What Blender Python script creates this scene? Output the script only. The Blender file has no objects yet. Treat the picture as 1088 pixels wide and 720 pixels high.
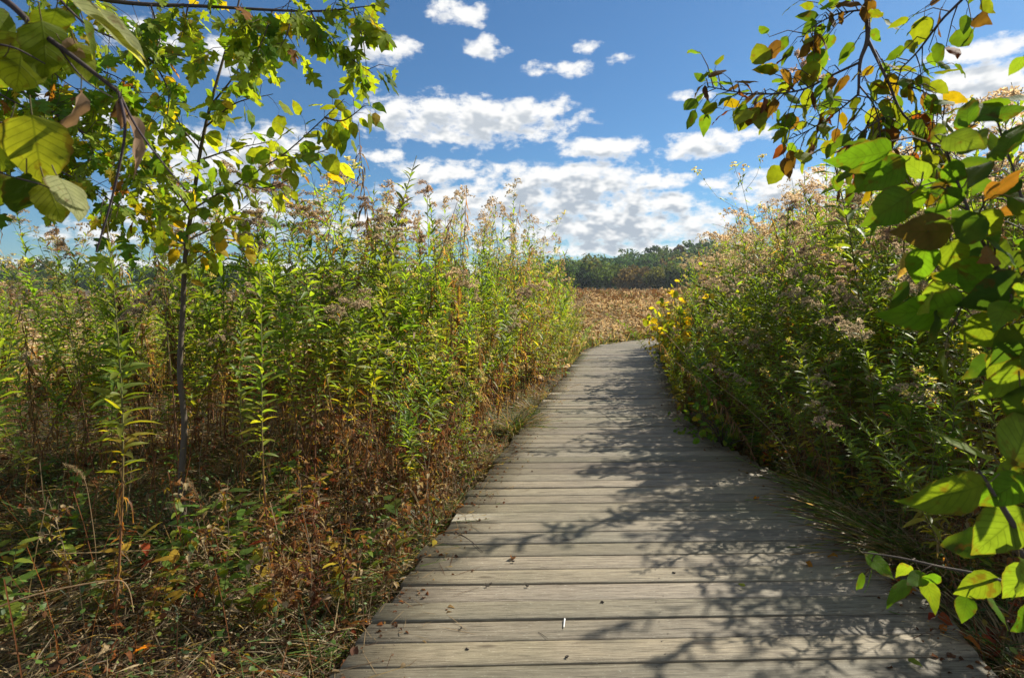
import bpy, math, random
import numpy as np

R = np.random.default_rng(20211)
PI = math.pi
scene = bpy.context.scene
COL = scene.collection

# ------------------------------------------------------------------ camera maths
CAM = np.array([0.0, 0.0, 1.40])
FPX = 609.0
PITCH = math.atan2(55.0, FPX)
FW = np.array([0.0, math.cos(PITCH), -math.sin(PITCH)])
UP = np.array([0.0, math.sin(PITCH), math.cos(PITCH)])
RT = np.array([1.0, 0.0, 0.0])

def at(px, py, d):
    """point seen at a photo position, d metres in front of the camera"""
    return CAM + d * (FW + (px - 544.0) / FPX * RT + (360.0 - py) / FPX * UP)

# ------------------------------------------------------------------ object helpers
def link(o, parent=None):
    COL.objects.link(o)
    if parent is not None:
        o.parent = parent
    return o

def tag(o, label=None, cat=None, group=None, kind=None):
    if label: o['label'] = label
    if cat: o['category'] = cat
    if group: o['group'] = group
    if kind: o['kind'] = kind
    return o

def thing(name, label, cat, loc=(0, 0, 0), rotz=0.0, group=None):
    o = bpy.data.objects.new(name, None)
    o.empty_display_size = 0.1
    link(o)
    o.location = loc
    o.rotation_euler = (0, 0, rotz)
    return tag(o, label, cat, group)

def copy_tree(o, parent=None):
    c = o.copy()
    link(c)
    c.parent = parent
    for ch in o.children:
        copy_tree(ch, c)
    return c

class MB:
    """collects vertices, quads, triangles, a colour and a leaf coordinate per vertex"""
    def __init__(s):
        s.V = []; s.Q = []; s.T = []; s.C = []; s.U = []; s.n = 0
    def add(s, V, Q=None, T=None, C=(0.5, 0.5, 0.5), U=None):
        V = np.asarray(V, dtype=np.float64).reshape(-1, 3)
        k = len(V)
        C = np.asarray(C, dtype=np.float64)
        if C.ndim == 1: C = np.tile(C, (k, 1))
        s.V.append(V); s.C.append(C)
        s.U.append(np.zeros((k, 3)) if U is None else np.asarray(U))
        if Q is not None and len(Q): s.Q.append(np.asarray(Q) + s.n)
        if T is not None and len(T): s.T.append(np.asarray(T) + s.n)
        s.n += k
    def scatter(s, proto, M, P, C):
        """proto = (V,Q,T,U); M (m,3,3), P (m,3), C (m,3)"""
        V, Q, T, U = proto
        m, k = len(P), len(V)
        if m == 0: return
        W = np.einsum('mij,kj->mki', M, V) + P[:, None, :]
        off = (np.arange(m) * k)
        q = (Q[None] + off[:, None, None]).reshape(-1, 4) if Q is not None and len(Q) else None
        t = (T[None] + off[:, None, None]).reshape(-1, 3) if T is not None and len(T) else None
        s.add(W.reshape(-1, 3), q, t, np.repeat(C, k, axis=0), np.tile(U, (m, 1)))
    def merge(s, o, M=None, P=None):
        """adds another MB moved by M, P"""
        if not o.n: return
        V = np.concatenate(o.V); 
        if M is not None: V = V @ M.T
        if P is not None: V = V + P
        s.add(V, np.concatenate(o.Q) if o.Q else None, np.concatenate(o.T) if o.T else None,
              np.concatenate(o.C), np.concatenate(o.U))
    def pack(s):
        if len(s.V) > 1:
            s.V = [np.concatenate(s.V)]; s.C = [np.concatenate(s.C)]; s.U = [np.concatenate(s.U)]
            if s.Q: s.Q = [np.concatenate(s.Q)]
            if s.T: s.T = [np.concatenate(s.T)]
        return s
    def mesh(s, name, mat, smooth=True):
        me = bpy.data.meshes.new(name)
        V = np.concatenate(s.V); C = np.concatenate(s.C); U = np.concatenate(s.U)
        Q = np.concatenate(s.Q) if s.Q else np.zeros((0, 4), int)
        T = np.concatenate(s.T) if s.T else np.zeros((0, 3), int)
        me.vertices.add(len(V)); me.vertices.foreach_set('co', V.astype(np.float32).ravel())
        L = np.concatenate([Q.ravel(), T.ravel()]).astype(np.int32)
        me.loops.add(len(L)); me.loops.foreach_set('vertex_index', L)
        st = np.concatenate([np.arange(len(Q)) * 4, len(Q) * 4 + np.arange(len(T)) * 3]).astype(np.int32)
        me.polygons.add(len(st)); me.polygons.foreach_set('loop_start', st)
        a = me.attributes.new('col', 'FLOAT_COLOR', 'POINT')
        a.data.foreach_set('color', np.concatenate([C, np.ones((len(C), 1))], 1).astype(np.float32).ravel())
        a = me.attributes.new('luv', 'FLOAT_VECTOR', 'POINT')
        a.data.foreach_set('vector', U.astype(np.float32).ravel())
        me.update(calc_edges=True)
        if smooth:
            me.polygons.foreach_set('use_smooth', np.ones(len(st), dtype=bool))
        me.materials.append(mat)
        return me
    def build(s, name, mat, parent=None, smooth=True):
        return link(bpy.data.objects.new(name, s.mesh(name, mat, smooth)), parent)

# ------------------------------------------------------------------ geometry helpers
def unit(v):
    v = np.asarray(v, float)
    return v / np.maximum(np.linalg.norm(v, axis=-1, keepdims=True), 1e-9)

def frames(d, up=None, roll=None):
    """matrices whose y axis runs along d and whose z axis is close to up"""
    d = unit(d)
    if up is None:
        up = np.tile([0, 0, 1.0], (len(d), 1))
    x = np.cross(d, up)
    bad = np.linalg.norm(x, axis=1) < 1e-4
    x[bad] = [1, 0, 0]
    x = unit(x); z = np.cross(x, d)
    if roll is not None:
        c, s_ = np.cos(roll)[:, None], np.sin(roll)[:, None]
        x, z = c * x + s_ * z, -s_ * x + c * z
    return np.stack([x, d, z], axis=-1)

def tube(mb, P, r, sides=5, C=(0.1, 0.1, 0.1)):
    P = np.asarray(P, float); k = len(P)
    r = np.broadcast_to(np.asarray(r, float), (k,))
    T = unit(np.gradient(P, axis=0))
    ref = np.array([0.31, 0.87, 0.37]) if abs(T[:, 2]).mean() > 0.6 else np.array([0.05, 0.1, 1.0])
    x = unit(np.cross(T, ref)); y = np.cross(T, x)
    a = np.arange(sides) * 2 * PI / sides
    V = P[:, None, :] + r[:, None, None] * (np.cos(a)[None, :, None] * x[:, None, :] + np.sin(a)[None, :, None] * y[:, None, :])
    i = np.arange(k - 1)[:, None] * sides; j = np.arange(sides)[None]
    j2 = (j + 1) % sides
    Q = np.stack([i + j, i + j2, i + sides + j2, i + sides + j], -1).reshape(-1, 4)
    C = np.asarray(C, float)
    if C.ndim == 2: C = np.repeat(C, sides, axis=0)
    mb.add(V.reshape(-1, 3), Q, None, C)

def smooth_line(P, n=24):
    """Catmull-Rom through the points"""
    P = np.asarray(P, float)
    if len(P) < 3:
        t = np.linspace(0, 1, n)[:, None]
        return P[0] * (1 - t) + P[-1] * t
    Q = np.vstack([2 * P[0] - P[1], P, 2 * P[-1] - P[-2]])
    out = []
    m = len(P) - 1
    for u in np.linspace(0, m - 1e-6, n):
        i = int(u); f = u - i
        a, b, c, d = Q[i], Q[i + 1], Q[i + 2], Q[i + 3]
        out.append(0.5 * ((2 * b) + (c - a) * f + (2 * a - 5 * b + 4 * c - d) * f * f + (3 * b - a - 3 * c + d) * f ** 3))
    return np.array(out)

def lance(n=4, w=0.08, fold=0.5, droop=0.25, p=0.85, q=0.85, wave=0.0, ser=0.0, tip=0.0):
    """unit-length folded leaf blade along +y"""
    t = np.linspace(0, 1, n + 1)
    h = (t ** p) * ((1 - t) ** q); h = h / h.max() * w
    h = np.maximum(h, 0.004)
    if ser: h = h * (1 + ser * np.where(np.arange(n + 1) % 2 == 0, 1, -1))
    if tip: h = h * (1 - tip * np.clip((t - 0.72) / 0.28, 0, 1))
    y = t; z = -droop * t ** 2
    wv = wave * np.sin(t * 17)
    L = np.stack([-h, y, z + fold * h + wv], 1); Mi = np.stack([0 * t, y, z], 1); Rr = np.stack([h, y, z + fold * h - wv], 1)
    V = np.stack([L, Mi, Rr], 1).reshape(-1, 3)
    i = np.arange(n) * 3
    Q = np.concatenate([np.stack([i, i + 1, i + 4, i + 3], 1), np.stack([i + 1, i + 2, i + 5, i + 4], 1)])
    u = np.stack([np.stack([-h / w, t, 0 * t], 1), np.stack([0 * t, t, 0 * t], 1), np.stack([h / w, t, 0 * t], 1)], 1).reshape(-1, 3)
    return V, Q, None, u

def ovate(n=9, w=0.36, fold=0.18, droop=0.22, p=0.55, q=0.95, wave=0.02, ser=0.05):
    """broad leaf blade with two strips a side so that it can cup"""
    t = np.linspace(0, 1, n + 1)
    h = (t ** p) * ((1 - t) ** q); h = h / h.max() * w
    h = np.maximum(h, 0.005)
    hs = h * (1 + ser * np.where(np.arange(n + 1) % 2 == 0, 1, -1))
    cols = []
    us = []
    for f in (-1, -0.55, 0, 0.55, 1):
        hh = (hs if abs(f) == 1 else h) * f
        z = -droop * t ** 2 + fold * np.abs(hh) + wave * np.sin(t * 14 + f * 2) * abs(f) - 0.25 * hh * hh / w
        cols.append(np.stack([hh, t, z], 1)); us.append(np.stack([0 * t + f, t, 0 * t], 1))
    V = np.stack(cols, 1).reshape(-1, 3); U = np.stack(us, 1).reshape(-1, 3)
    Q = []
    for i in range(n):
        for j in range(4):
            a = i * 5 + j
            Q.append((a, a + 1, a + 6, a + 5))
    return V, np.array(Q), None, U

def maple(droop=0.2, cup=0.15, seed=0):
    half = [(0.06, 0.0), (0.22, -0.07), (0.42, -0.02), (0.30, 0.13), (0.45, 0.17), (0.68, 0.36), (0.55, 0.42), (0.60, 0.55),
            (0.40, 0.47), (0.20, 0.45), (0.27, 0.66), (0.38, 0.74), (0.22, 0.80), (0.13, 0.90)]
    pts = half + [(0.0, 1.08)] + [(-x, y) for x, y in reversed(half)]
    r = np.random.default_rng(seed)
    P = np.array(pts) + r.normal(0, 0.018, (len(pts), 2))
    P = np.vstack([[0, 0.32], P])
    z = -droop * P[:, 1] ** 2 - cup * P[:, 0] ** 2 + r.normal(0, 0.03, len(P))
    V = np.column_stack([P, z])
    k = len(pts)
    T = np.array([(0, i, i + 1) for i in range(1, k)] + [(0, k, 1)])
    U = np.column_stack([P[:, 0] * 1.4, P[:, 1], 0 * z])
    return V, None, T, U

# ------------------------------------------------------------------ materials
def mat_new(name):
    m = bpy.data.materials.new(name); m.use_nodes = True
    nt = m.node_tree; nt.nodes.clear()
    return m, nt, nt.nodes, nt.links

def N(nt, typ, **kw):
    n = nt.nodes.new(typ)
    for k, v in kw.items():
        if k.startswith('i_'):
            n.inputs[int(k[2:])].default_value = v
        else:
            setattr(n, k, v)
    return n

def math_node(nt, op, a, b=None, c=None, clamp=False):
    n = nt.nodes.new('ShaderNodeMath'); n.operation = op; n.use_clamp = clamp
    for i, v in enumerate((a, b, c)):
        if v is None: continue
        if isinstance(v, (int, float)): n.inputs[i].default_value = v
        else: nt.links.new(v, n.inputs[i])
    return n.outputs[0]

def mixcol(nt, f, a, b, blend='MIX'):
    n = nt.nodes.new('ShaderNodeMix'); n.data_type = 'RGBA'; n.blend_type = blend
    for i, v in ((0, f), (6, a), (7, b)):
        if isinstance(v, (int, float)): n.inputs[i].default_value = v
        elif isinstance(v, tuple): n.inputs[i].default_value = (*v, 1)
        else: nt.links.new(v, n.inputs[i])
    return n.outputs[2]

def leaf_material(name, trans=0.42, tgain=(1.7, 1.75, 0.8), rough=0.5, veins=False, spots=0.0, spec=0.4, jitter=0.25, scale=60.0):
    m, nt, nd, lk = mat_new(name)
    col = N(nt, 'ShaderNodeAttribute', attribute_name='col').outputs['Color']
    oi = N(nt, 'ShaderNodeObjectInfo')
    geo = N(nt, 'ShaderNodeNewGeometry')
    hsv = N(nt, 'ShaderNodeHueSaturation')
    lk.new(math_node(nt, 'MULTIPLY_ADD', oi.outputs['Random'], 0.03, 0.485), hsv.inputs['Hue'])
    lk.new(math_node(nt, 'MULTIPLY_ADD', oi.outputs['Random'], 2 * jitter, 1 - jitter), hsv.inputs['Value'])
    lk.new(col, hsv.inputs['Color'])
    c = hsv.outputs[0]
    tc = N(nt, 'ShaderNodeTexCoord').outputs['Object']
    nz = N(nt, 'ShaderNodeTexNoise'); nz.inputs['Scale'].default_value = scale; nz.inputs['Detail'].default_value = 3
    lk.new(tc, nz.inputs['Vector'])
    f = math_node(nt, 'MULTIPLY_ADD', nz.outputs[0], 0.9, 0.55)
    cc = N(nt, 'ShaderNodeVectorMath', operation='SCALE'); lk.new(c, cc.inputs[0]); lk.new(f, cc.inputs['Scale'])
    c = cc.outputs[0]
    bump_h = None
    if veins:
        uv = N(nt, 'ShaderNodeAttribute', attribute_name='luv').outputs['Vector']
        sx = N(nt, 'ShaderNodeSeparateXYZ'); lk.new(uv, sx.inputs[0])
        au = math_node(nt, 'ABSOLUTE', sx.outputs[0])
        v = math_node(nt, 'SUBTRACT', sx.outputs[1], math_node(nt, 'MULTIPLY', au, 0.26))
        fr = math_node(nt, 'FRACT', math_node(nt, 'MULTIPLY', v, 8.5))
        side = math_node(nt, 'SUBTRACT', 1.0, math_node(nt, 'MULTIPLY', math_node(nt, 'ABSOLUTE', math_node(nt, 'SUBTRACT', fr, 0.5)), 9.0), clamp=True)
        mid = math_node(nt, 'SUBTRACT', 1.0, math_node(nt, 'MULTIPLY', au, 18.0), clamp=True)
        vein = math_node(nt, 'MAXIMUM', side, mid)
        c = mixcol(nt, math_node(nt, 'MULTIPLY', vein, 0.55), c, (0.035, 0.06, 0.010), 'MIX')
        bump_h = vein
        en = N(nt, 'ShaderNodeTexNoise'); en.inputs['Scale'].default_value = 30; lk.new(tc, en.inputs['Vector'])
        ed = N(nt, 'ShaderNodeMapRange'); ed.inputs[1].default_value = 1.28; ed.inputs[2].default_value = 1.48
        lk.new(math_node(nt, 'ADD', math_node(nt, 'MAXIMUM', au, math_node(nt, 'MULTIPLY', sx.outputs[1], .95)), math_node(nt, 'MULTIPLY', en.outputs[0], .75)), ed.inputs[0])
        c = mixcol(nt, math_node(nt, 'MULTIPLY', ed.outputs[0], .85), c, (0.10, 0.05, 0.018))
        big = N(nt, 'ShaderNodeTexNoise'); big.inputs['Scale'].default_value = 14; big.inputs['Detail'].default_value = 3; lk.new(tc, big.inputs['Vector'])
        yl = N(nt, 'ShaderNodeMapRange'); yl.inputs[1].default_value = .48; yl.inputs[2].default_value = .66; lk.new(big.outputs[0], yl.inputs[0])
        c = mixcol(nt, math_node(nt, 'MULTIPLY', yl.outputs[0], .35), c, (0.13, 0.15, 0.02))
    if spots:
        vo = N(nt, 'ShaderNodeTexNoise'); vo.inputs['Scale'].default_value = 38; vo.inputs['Detail'].default_value = 4
        lk.new(tc, vo.inputs['Vector'])
        r_ = N(nt, 'ShaderNodeMapRange'); r_.inputs[1].default_value = 0.58; r_.inputs[2].default_value = 0.65
        lk.new(vo.outputs[0], r_.inputs[0])
        c = mixcol(nt, math_node(nt, 'MULTIPLY', r_.outputs[0], spots), c, (0.10, 0.035, 0.012))
    pr = N(nt, 'ShaderNodeBsdfPrincipled'); lk.new(c, pr.inputs['Base Color'])
    pr.inputs['Roughness'].default_value = rough
    pr.inputs['Specular IOR Level'].default_value = spec
    if bump_h is not None:
        b = N(nt, 'ShaderNodeBump'); b.inputs['Strength'].default_value = 0.35; b.inputs['Distance'].default_value = 0.002
        lk.new(bump_h, b.inputs['Height']); lk.new(b.outputs[0], pr.inputs['Normal'])
    tr = N(nt, 'ShaderNodeBsdfTranslucent')
    g = N(nt, 'ShaderNodeVectorMath', operation='MULTIPLY'); lk.new(c, g.inputs[0]); g.inputs[1].default_value = tgain
    lk.new(g.outputs[0], tr.inputs['Color'])
    mx = N(nt, 'ShaderNodeMixShader'); mx.inputs[0].default_value = trans
    lk.new(pr.outputs[0], mx.inputs[1]); lk.new(tr.outputs[0], mx.inputs[2])
    out = N(nt, 'ShaderNodeOutputMaterial'); lk.new(mx.outputs[0], out.inputs[0])
    return m

def stem_material(name, rough=0.7, scale=90.0, amp=0.8, bump=0.3):
    m, nt, nd, lk = mat_new(name)
    col = N(nt, 'ShaderNodeAttribute', attribute_name='col').outputs['Color']
    tc = N(nt, 'ShaderNodeTexCoord').outputs['Object']
    mp = N(nt, 'ShaderNodeMapping'); mp.inputs['Scale'].default_value = (1, 1, 0.25); lk.new(tc, mp.inputs[0])
    nz = N(nt, 'ShaderNodeTexNoise'); nz.inputs['Scale'].default_value = scale; nz.inputs['Detail'].default_value = 4
    lk.new(mp.outputs[0], nz.inputs['Vector'])
    f = math_node(nt, 'MULTIPLY_ADD', nz.outputs[0], amp, 1 - amp / 2)
    cc = N(nt, 'ShaderNodeVectorMath', operation='SCALE'); lk.new(col, cc.inputs[0]); lk.new(f, cc.inputs['Scale'])
    pr = N(nt, 'ShaderNodeBsdfPrincipled'); lk.new(cc.outputs[0], pr.inputs['Base Color'])
    pr.inputs['Roughness'].default_value = rough
    b = N(nt, 'ShaderNodeBump'); b.inputs['Strength'].default_value = bump; b.inputs['Distance'].default_value = 0.004
    lk.new(nz.outputs[0], b.inputs['Height']); lk.new(b.outputs[0], pr.inputs['Normal'])
    out = N(nt, 'ShaderNodeOutputMaterial'); lk.new(pr.outputs[0], out.inputs[0])
    return m

M_leaf = leaf_material('goldenrod_leaf', trans=0.52, tgain=(2.9, 2.7, 0.75), rough=0.5, scale=35)
M_tree = leaf_material('tree_leaf', trans=0.5, tgain=(2.9, 2.6, 0.5), rough=0.7, spec=0.10, spots=0.5, jitter=0.05)
M_broad = leaf_material('broad_leaf', trans=0.55, tgain=(2.7, 2.5, 0.6), rough=0.68, spec=0.14, veins=True, spots=0.55, jitter=0.03)
M_dry = leaf_material('dry_foliage', trans=0.35, tgain=(2.0, 1.7, 1.1), rough=0.8, spec=0.15, scale=40)
M_fluff = leaf_material('seed_fluff', trans=0.5, tgain=(1.6, 1.5, 1.3), rough=0.9, spec=0.05, scale=50, jitter=0.15)
M_grass = leaf_material('grass_blade', trans=0.4, tgain=(2.0, 1.8, 0.8), rough=0.55, scale=30, jitter=0.15)
M_far = leaf_material('far_foliage', trans=0.35, tgain=(2.0, 1.9, 0.8), rough=0.8, spec=0.1, scale=0.6, jitter=0.2)
M_stem = stem_material('plant_stem')
M_bark = stem_material('bark', rough=0.85, scale=60, amp=1.0, bump=0.6)

# ------------------------------------------------------------------ the path's course and the ground
BEND = 12.5
def edge_l(d):
    d = np.asarray(d, float)
    return -1.08 + 0.21 * d + 0.16 * np.maximum(d - BEND, 0) ** 2
WID = 2.44
def edge_r(d): return edge_l(d) + WID - 0.80 * sstep(2.8, 6.5, np.asarray(d, float))

def sstep(a, b, x):
    t = np.clip((x - a) / (b - a), 0, 1)
    return t * t * (3 - 2 * t)

def gz(x, y):
    x = np.asarray(x, float); y = np.asarray(y, float)
    z = -0.17 + 0.05 * np.sin(x * 1.7 + 1.3) * np.sin(y * 1.3) + 0.03 * np.sin(x * 4.1 + y * 3.3)
    z = z - 0.10 * sstep(14, 60, y)
    z = z + 0.16 * sstep(0.5, 2.5, x - edge_r(np.minimum(y, 13))) * (1 - sstep(14, 22, y))
    z = z + 0.06 * sstep(0.3, 1.2, edge_l(np.minimum(y, 13)) - x) * (1 - sstep(14, 22, y))
    deck = (1 - sstep(-0.1, 0.15, edge_l(np.minimum(y, 22)) - x)) * (1 - sstep(-0.1, 0.15, x - edge_r(np.minimum(y, 22)))) * (1 - sstep(22, 24, y))
    z = z * (1 - deck) + (-0.26) * deck
    return z

def axis(lo, hi, fine, n_out):
    a = np.arange(-fine, fine + 1e-6, 0.16)
    o = fine + (np.linspace(0, 1, n_out) ** 3) * (hi - fine)
    o2 = fine + (np.linspace(0, 1, n_out) ** 3) * (-lo - fine)
    return np.concatenate([-o2[1:][::-1], a, o[1:]])
gx = axis(-900, 900, 9.0, 40); gy = axis(-300, 900, 9.0, 40) + 6.0
X, Y = np.meshgrid(gx, gy, indexing='ij')
Z = gz(X, Y)
nx, ny = X.shape
i, j = np.meshgrid(np.arange(nx - 1), np.arange(ny - 1), indexing='ij')
a = (i * ny + j).ravel()
g = MB(); g.add(np.stack([X, Y, Z], -1).reshape(-1, 3), np.stack([a, a + ny, a + ny + 1, a + 1], 1))
m, nt, nd, lk = mat_new('meadow_soil')
tc = N(nt, 'ShaderNodeTexCoord').outputs['Object']
n1 = N(nt, 'ShaderNodeTexNoise'); n1.inputs['Scale'].default_value = 2.2; n1.inputs['Detail'].default_value = 8; lk.new(tc, n1.inputs[0])
n2 = N(nt, 'ShaderNodeTexNoise'); n2.inputs['Scale'].default_value = 55; n2.inputs['Detail'].default_value = 5; lk.new(tc, n2.inputs[0])
rp = N(nt, 'ShaderNodeValToRGB'); lk.new(math_node(nt, 'MULTIPLY_ADD', n2.outputs[0], 0.5, math_node(nt, 'MULTIPLY', n1.outputs[0], 0.5)), rp.inputs[0])
cr = rp.color_ramp; cr.elements[0].position = 0.35; cr.elements[0].color = (0.018, 0.013, 0.008, 1); cr.elements[1].position = 0.62; cr.elements[1].color = (0.12, 0.085, 0.045, 1)
e = cr.elements.new(0.5); e.color = (0.05, 0.035, 0.018, 1)
pr = N(nt, 'ShaderNodeBsdfPrincipled'); lk.new(rp.outputs[0], pr.inputs['Base Color']); pr.inputs['Roughness'].default_value = 0.95
b = N(nt, 'ShaderNodeBump'); b.inputs['Distance'].default_value = 0.03; lk.new(n2.outputs[0], b.inputs['Height']); lk.new(b.outputs[0], pr.inputs['Normal'])
lk.new(pr.outputs[0], N(nt, 'ShaderNodeOutputMaterial').inputs[0])
tag(g.build('ground', m), kind='structure', label='dark leaf-strewn soil under the meadow plants')

# ------------------------------------------------------------------ the boardwalk
m, nt, nd, lk = mat_new('weathered_plank')
tc = N(nt, 'ShaderNodeTexCoord').outputs['Object']
col = N(nt, 'ShaderNodeAttribute', attribute_name='col').outputs['Color']
luv = N(nt, 'ShaderNodeAttribute', attribute_name='luv').outputs['Vector']
def stretched(sc, detail, vec=luv, dist=0.0, rough=0.6):
    mp = N(nt, 'ShaderNodeMapping'); mp.inputs['Scale'].default_value = sc; lk.new(vec, mp.inputs[0])
    n = N(nt, 'ShaderNodeTexNoise'); n.inputs['Scale'].default_value = 1; n.inputs['Detail'].default_value = detail
    n.inputs['Distortion'].default_value = dist; n.inputs['Roughness'].default_value = rough
    lk.new(mp.outputs[0], n.inputs[0]); return n.outputs[0]
grain = stretched((5, 150, 1), 6, dist=0.5, rough=0.7)
fibre = stretched((14, 420, 1), 3)
blot = stretched((2.6, 7, 1), 6)
speck = stretched((60, 170, 1), 3)
big = stretched((0.9, 0.9, 1), 4, vec=tc)
def rng_node(v, a, b_, c=0.0, d=1.0):
    r_ = N(nt, 'ShaderNodeMapRange'); r_.clamp = True
    for k, q in ((1, a), (2, b_), (3, c), (4, d)): r_.inputs[k].default_value = q
    lk.new(v, r_.inputs[0]); return r_.outputs[0]
c = mixcol(nt, rng_node(grain, 0.36, 0.64), (0.060, 0.047, 0.031), (0.248, 0.208, 0.144))
c = mixcol(nt, math_node(nt, 'MULTIPLY', rng_node(fibre, 0.45, 0.65), 0.5), c, (0.33, 0.29, 0.21))
c = mixcol(nt, math_node(nt, 'MULTIPLY', rng_node(blot, 0.52, 0.75), 0.5), c, (0.13, 0.12, 0.085))
c = mixcol(nt, math_node(nt, 'MULTIPLY', rng_node(big, 0.5, 0.68), 0.4), c, (0.17, 0.165, 0.10))
c = mixcol(nt, math_node(nt, 'MULTIPLY', rng_node(speck, 0.64, 0.72), 0.6), c, (0.46, 0.45, 0.36))
c = mixcol(nt, math_node(nt, 'MULTIPLY', rng_node(speck, 0.36, 0.28), 0.7), c, (0.06, 0.045, 0.03))
# hairline checks along the grain and nail heads over the stringers
crack = stretched((2.2, 95, 1), 2, dist=0.3)
c = mixcol(nt, math_node(nt, 'MULTIPLY', rng_node(crack, 0.335, 0.30), 0.75), c, (0.035, 0.025, 0.018))
knot = N(nt, 'ShaderNodeTexVoronoi'); knot.inputs['Scale'].default_value = 1.0
mpk = N(nt, 'ShaderNodeMapping'); mpk.inputs['Scale'].default_value = (2.6, 9, 1); lk.new(luv, mpk.inputs[0]); lk.new(mpk.outputs[0], knot.inputs['Vector'])
c = mixcol(nt, math_node(nt, 'MULTIPLY', rng_node(knot.outputs['Distance'], .14, .06), .75), c, (0.05, 0.036, 0.022))
c = mixcol(nt, 1.0, c, col, 'MULTIPLY')
pr = N(nt, 'ShaderNodeBsdfPrincipled'); lk.new(c, pr.inputs['Base Color']); pr.inputs['Roughness'].default_value = 0.62
pr.inputs['Specular IOR Level'].default_value = 0.35
b = N(nt, 'ShaderNodeBump'); b.inputs['Strength'].default_value = 0.8; b.inputs['Distance'].default_value = 0.004
hh = math_node(nt, 'ADD', math_node(nt, 'MULTIPLY', grain, 0.7), math_node(nt, 'ADD', math_node(nt, 'MULTIPLY', fibre, 0.3), math_node(nt, 'MULTIPLY', rng_node(crack, 0.30, 0.335), 0.8)))
lk.new(hh, b.inputs['Height']); lk.new(b.outputs[0], pr.inputs['Normal'])
lk.new(pr.outputs[0], N(nt, 'ShaderNodeOutputMaterial').inputs[0])
M_plank = m

walk = tag(bpy.data.objects.new('boardwalk', None), 'weathered grey plank boardwalk winding into the meadow', None, None, 'structure')
link(walk)
mb = MB(); nails = MB()
PITCHP = 0.1455
slope = 0.028
y = -1.6
rb = np.random.default_rng(5)
nail_off = (0.12, WID / 2, WID - 0.12)
while y < 19.5:
    wd = 0.1455 - 0.0085 + rb.normal(0, 0.0018)
    zt = rb.normal(0, 0.0018)
    yc = y + PITCHP / 2
    x0 = float(edge_l(yc)) + rb.normal(0, 0.012); x1 = float(edge_r(yc)) + rb.normal(0, 0.012)
    tint = np.array([1, 1, 1]) * rb.uniform(0.72, 1.14) * np.array([1 + rb.normal(0, .02), 1, 1 + rb.normal(0, .04)])
    # cross-section: slightly crowned top with eased edges
    hw = wd / 2; e_ = 0.005
    crown = rb.normal(0.0006, 0.0008)
    sec = [(-hw, -0.038), (-hw, -e_), (-hw + e_, -0.0006), (-hw * .45, crown), (hw * .45, crown), (hw - e_, -0.0006), (hw, -e_), (hw, -0.038)]
    xs = np.linspace(x0, x1, 9)
    tw = rb.normal(0, 0.002); bow = rb.normal(0, 0.0012); skew = rb.normal(0, 0.0022)
    u0 = rb.uniform(0, 50); v0 = rb.uniform(0, 50)
    V = []; U = []
    for xk in xs:
        f = (xk - x0) / (x1 - x0) * 2 - 1
        for (sy, sz) in sec:
            V.append((xk + 0.2 * sy, yc + sy + slope * (xk - (x0 + x1) / 2) + bow * (f * f - .5) + skew * f, zt + sz + tw * f * sy / hw))
            U.append((xk + u0, sy + v0 + (sz if abs(sy) > hw - 1e-6 else 0), u0))
    k = len(sec); Q = []
    for ii in range(len(xs) - 1):
        for jj in range(k):
            a0 = ii * k + jj; a1 = ii * k + (jj + 1) % k
            Q.append((a0, a0 + k, a1 + k, a1))
    n0 = (len(xs) - 1) * k
    Q += [(0, 1, 6, 7), (1, 2, 5, 6), (2, 3, 4, 5)]
    Q += [(n0 + 7, n0 + 6, n0 + 1, n0), (n0 + 6, n0 + 5, n0 + 2, n0 + 1), (n0 + 5, n0 + 4, n0 + 3, n0 + 2)]
    mb.add(V, Q, None, tint, U)
    if y < 9:
        for no in nail_off:
            for sy in (-0.042, 0.042):
                cx = x0 + no * (x1 - x0) / WID + rb.normal(0, 0.006); cy = yc + sy + slope * (cx - (x0 + x1) / 2) + rb.normal(0, .004)
                ang = np.arange(6) * PI / 3
                ring = np.stack([cx + 0.003 * np.cos(ang), cy + 0.003 * np.sin(ang), np.full(6, zt + crown + 0.0012)], 1)
                low = ring.copy(); low[:, 2] -= 0.004
                nails.add(np.vstack([ring, low]), [(q, (q + 1) % 6, 6 + (q + 1) % 6, 6 + q) for q in range(6)] + [(0, 1, 2, 3), (0, 3, 4, 5)], None, (0.15, 0.125, 0.095))
    y += PITCHP
deck = mb.build('decking', M_plank, walk, smooth=False)
nails.build('nail_heads', M_stem, walk, smooth=False)
for no in (0.12, WID / 2, WID - 0.12):
    sb = MB()
    dd = np.linspace(-1.6, 19.4, 60)
    for ii in range(59):
        pass
    xs = edge_l(dd) + no * (edge_r(dd) - edge_l(dd)) / WID
    V = []
    for xk, dk in zip(xs, dd):
        V += [(xk - .022, dk, -.044), (xk + .022, dk, -.044), (xk + .022, dk, -.22), (xk - .022, dk, -.22)]
    Q = []
    for ii in range(59):
        for jj in range(4):
            Q.append((ii * 4 + jj, ii * 4 + (jj + 1) % 4, ii * 4 + 4 + (jj + 1) % 4, ii * 4 + 4 + jj))
    sb.add(V, Q, None, (0.10, 0.08, 0.06))
    sb.build('stringer', M_stem, walk, smooth=False)

# ------------------------------------------------------------------ goldenrod stalks
GREEN = np.array([0.085, 0.150, 0.022]); LIME = np.array([0.16, 0.20, 0.025]); YEL = np.array([0.34, 0.25, 0.025])
RUST = np.array([0.17, 0.070, 0.026]); BROWN = np.array([0.115, 0.060, 0.030]); TAN = np.array([0.30, 0.225, 0.125]); DKG = np.array([0.045, 0.085, 0.018])
FLUFF = np.array([0.58, 0.46, 0.32]); PINK = np.array([0.46, 0.33, 0.22])

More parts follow.
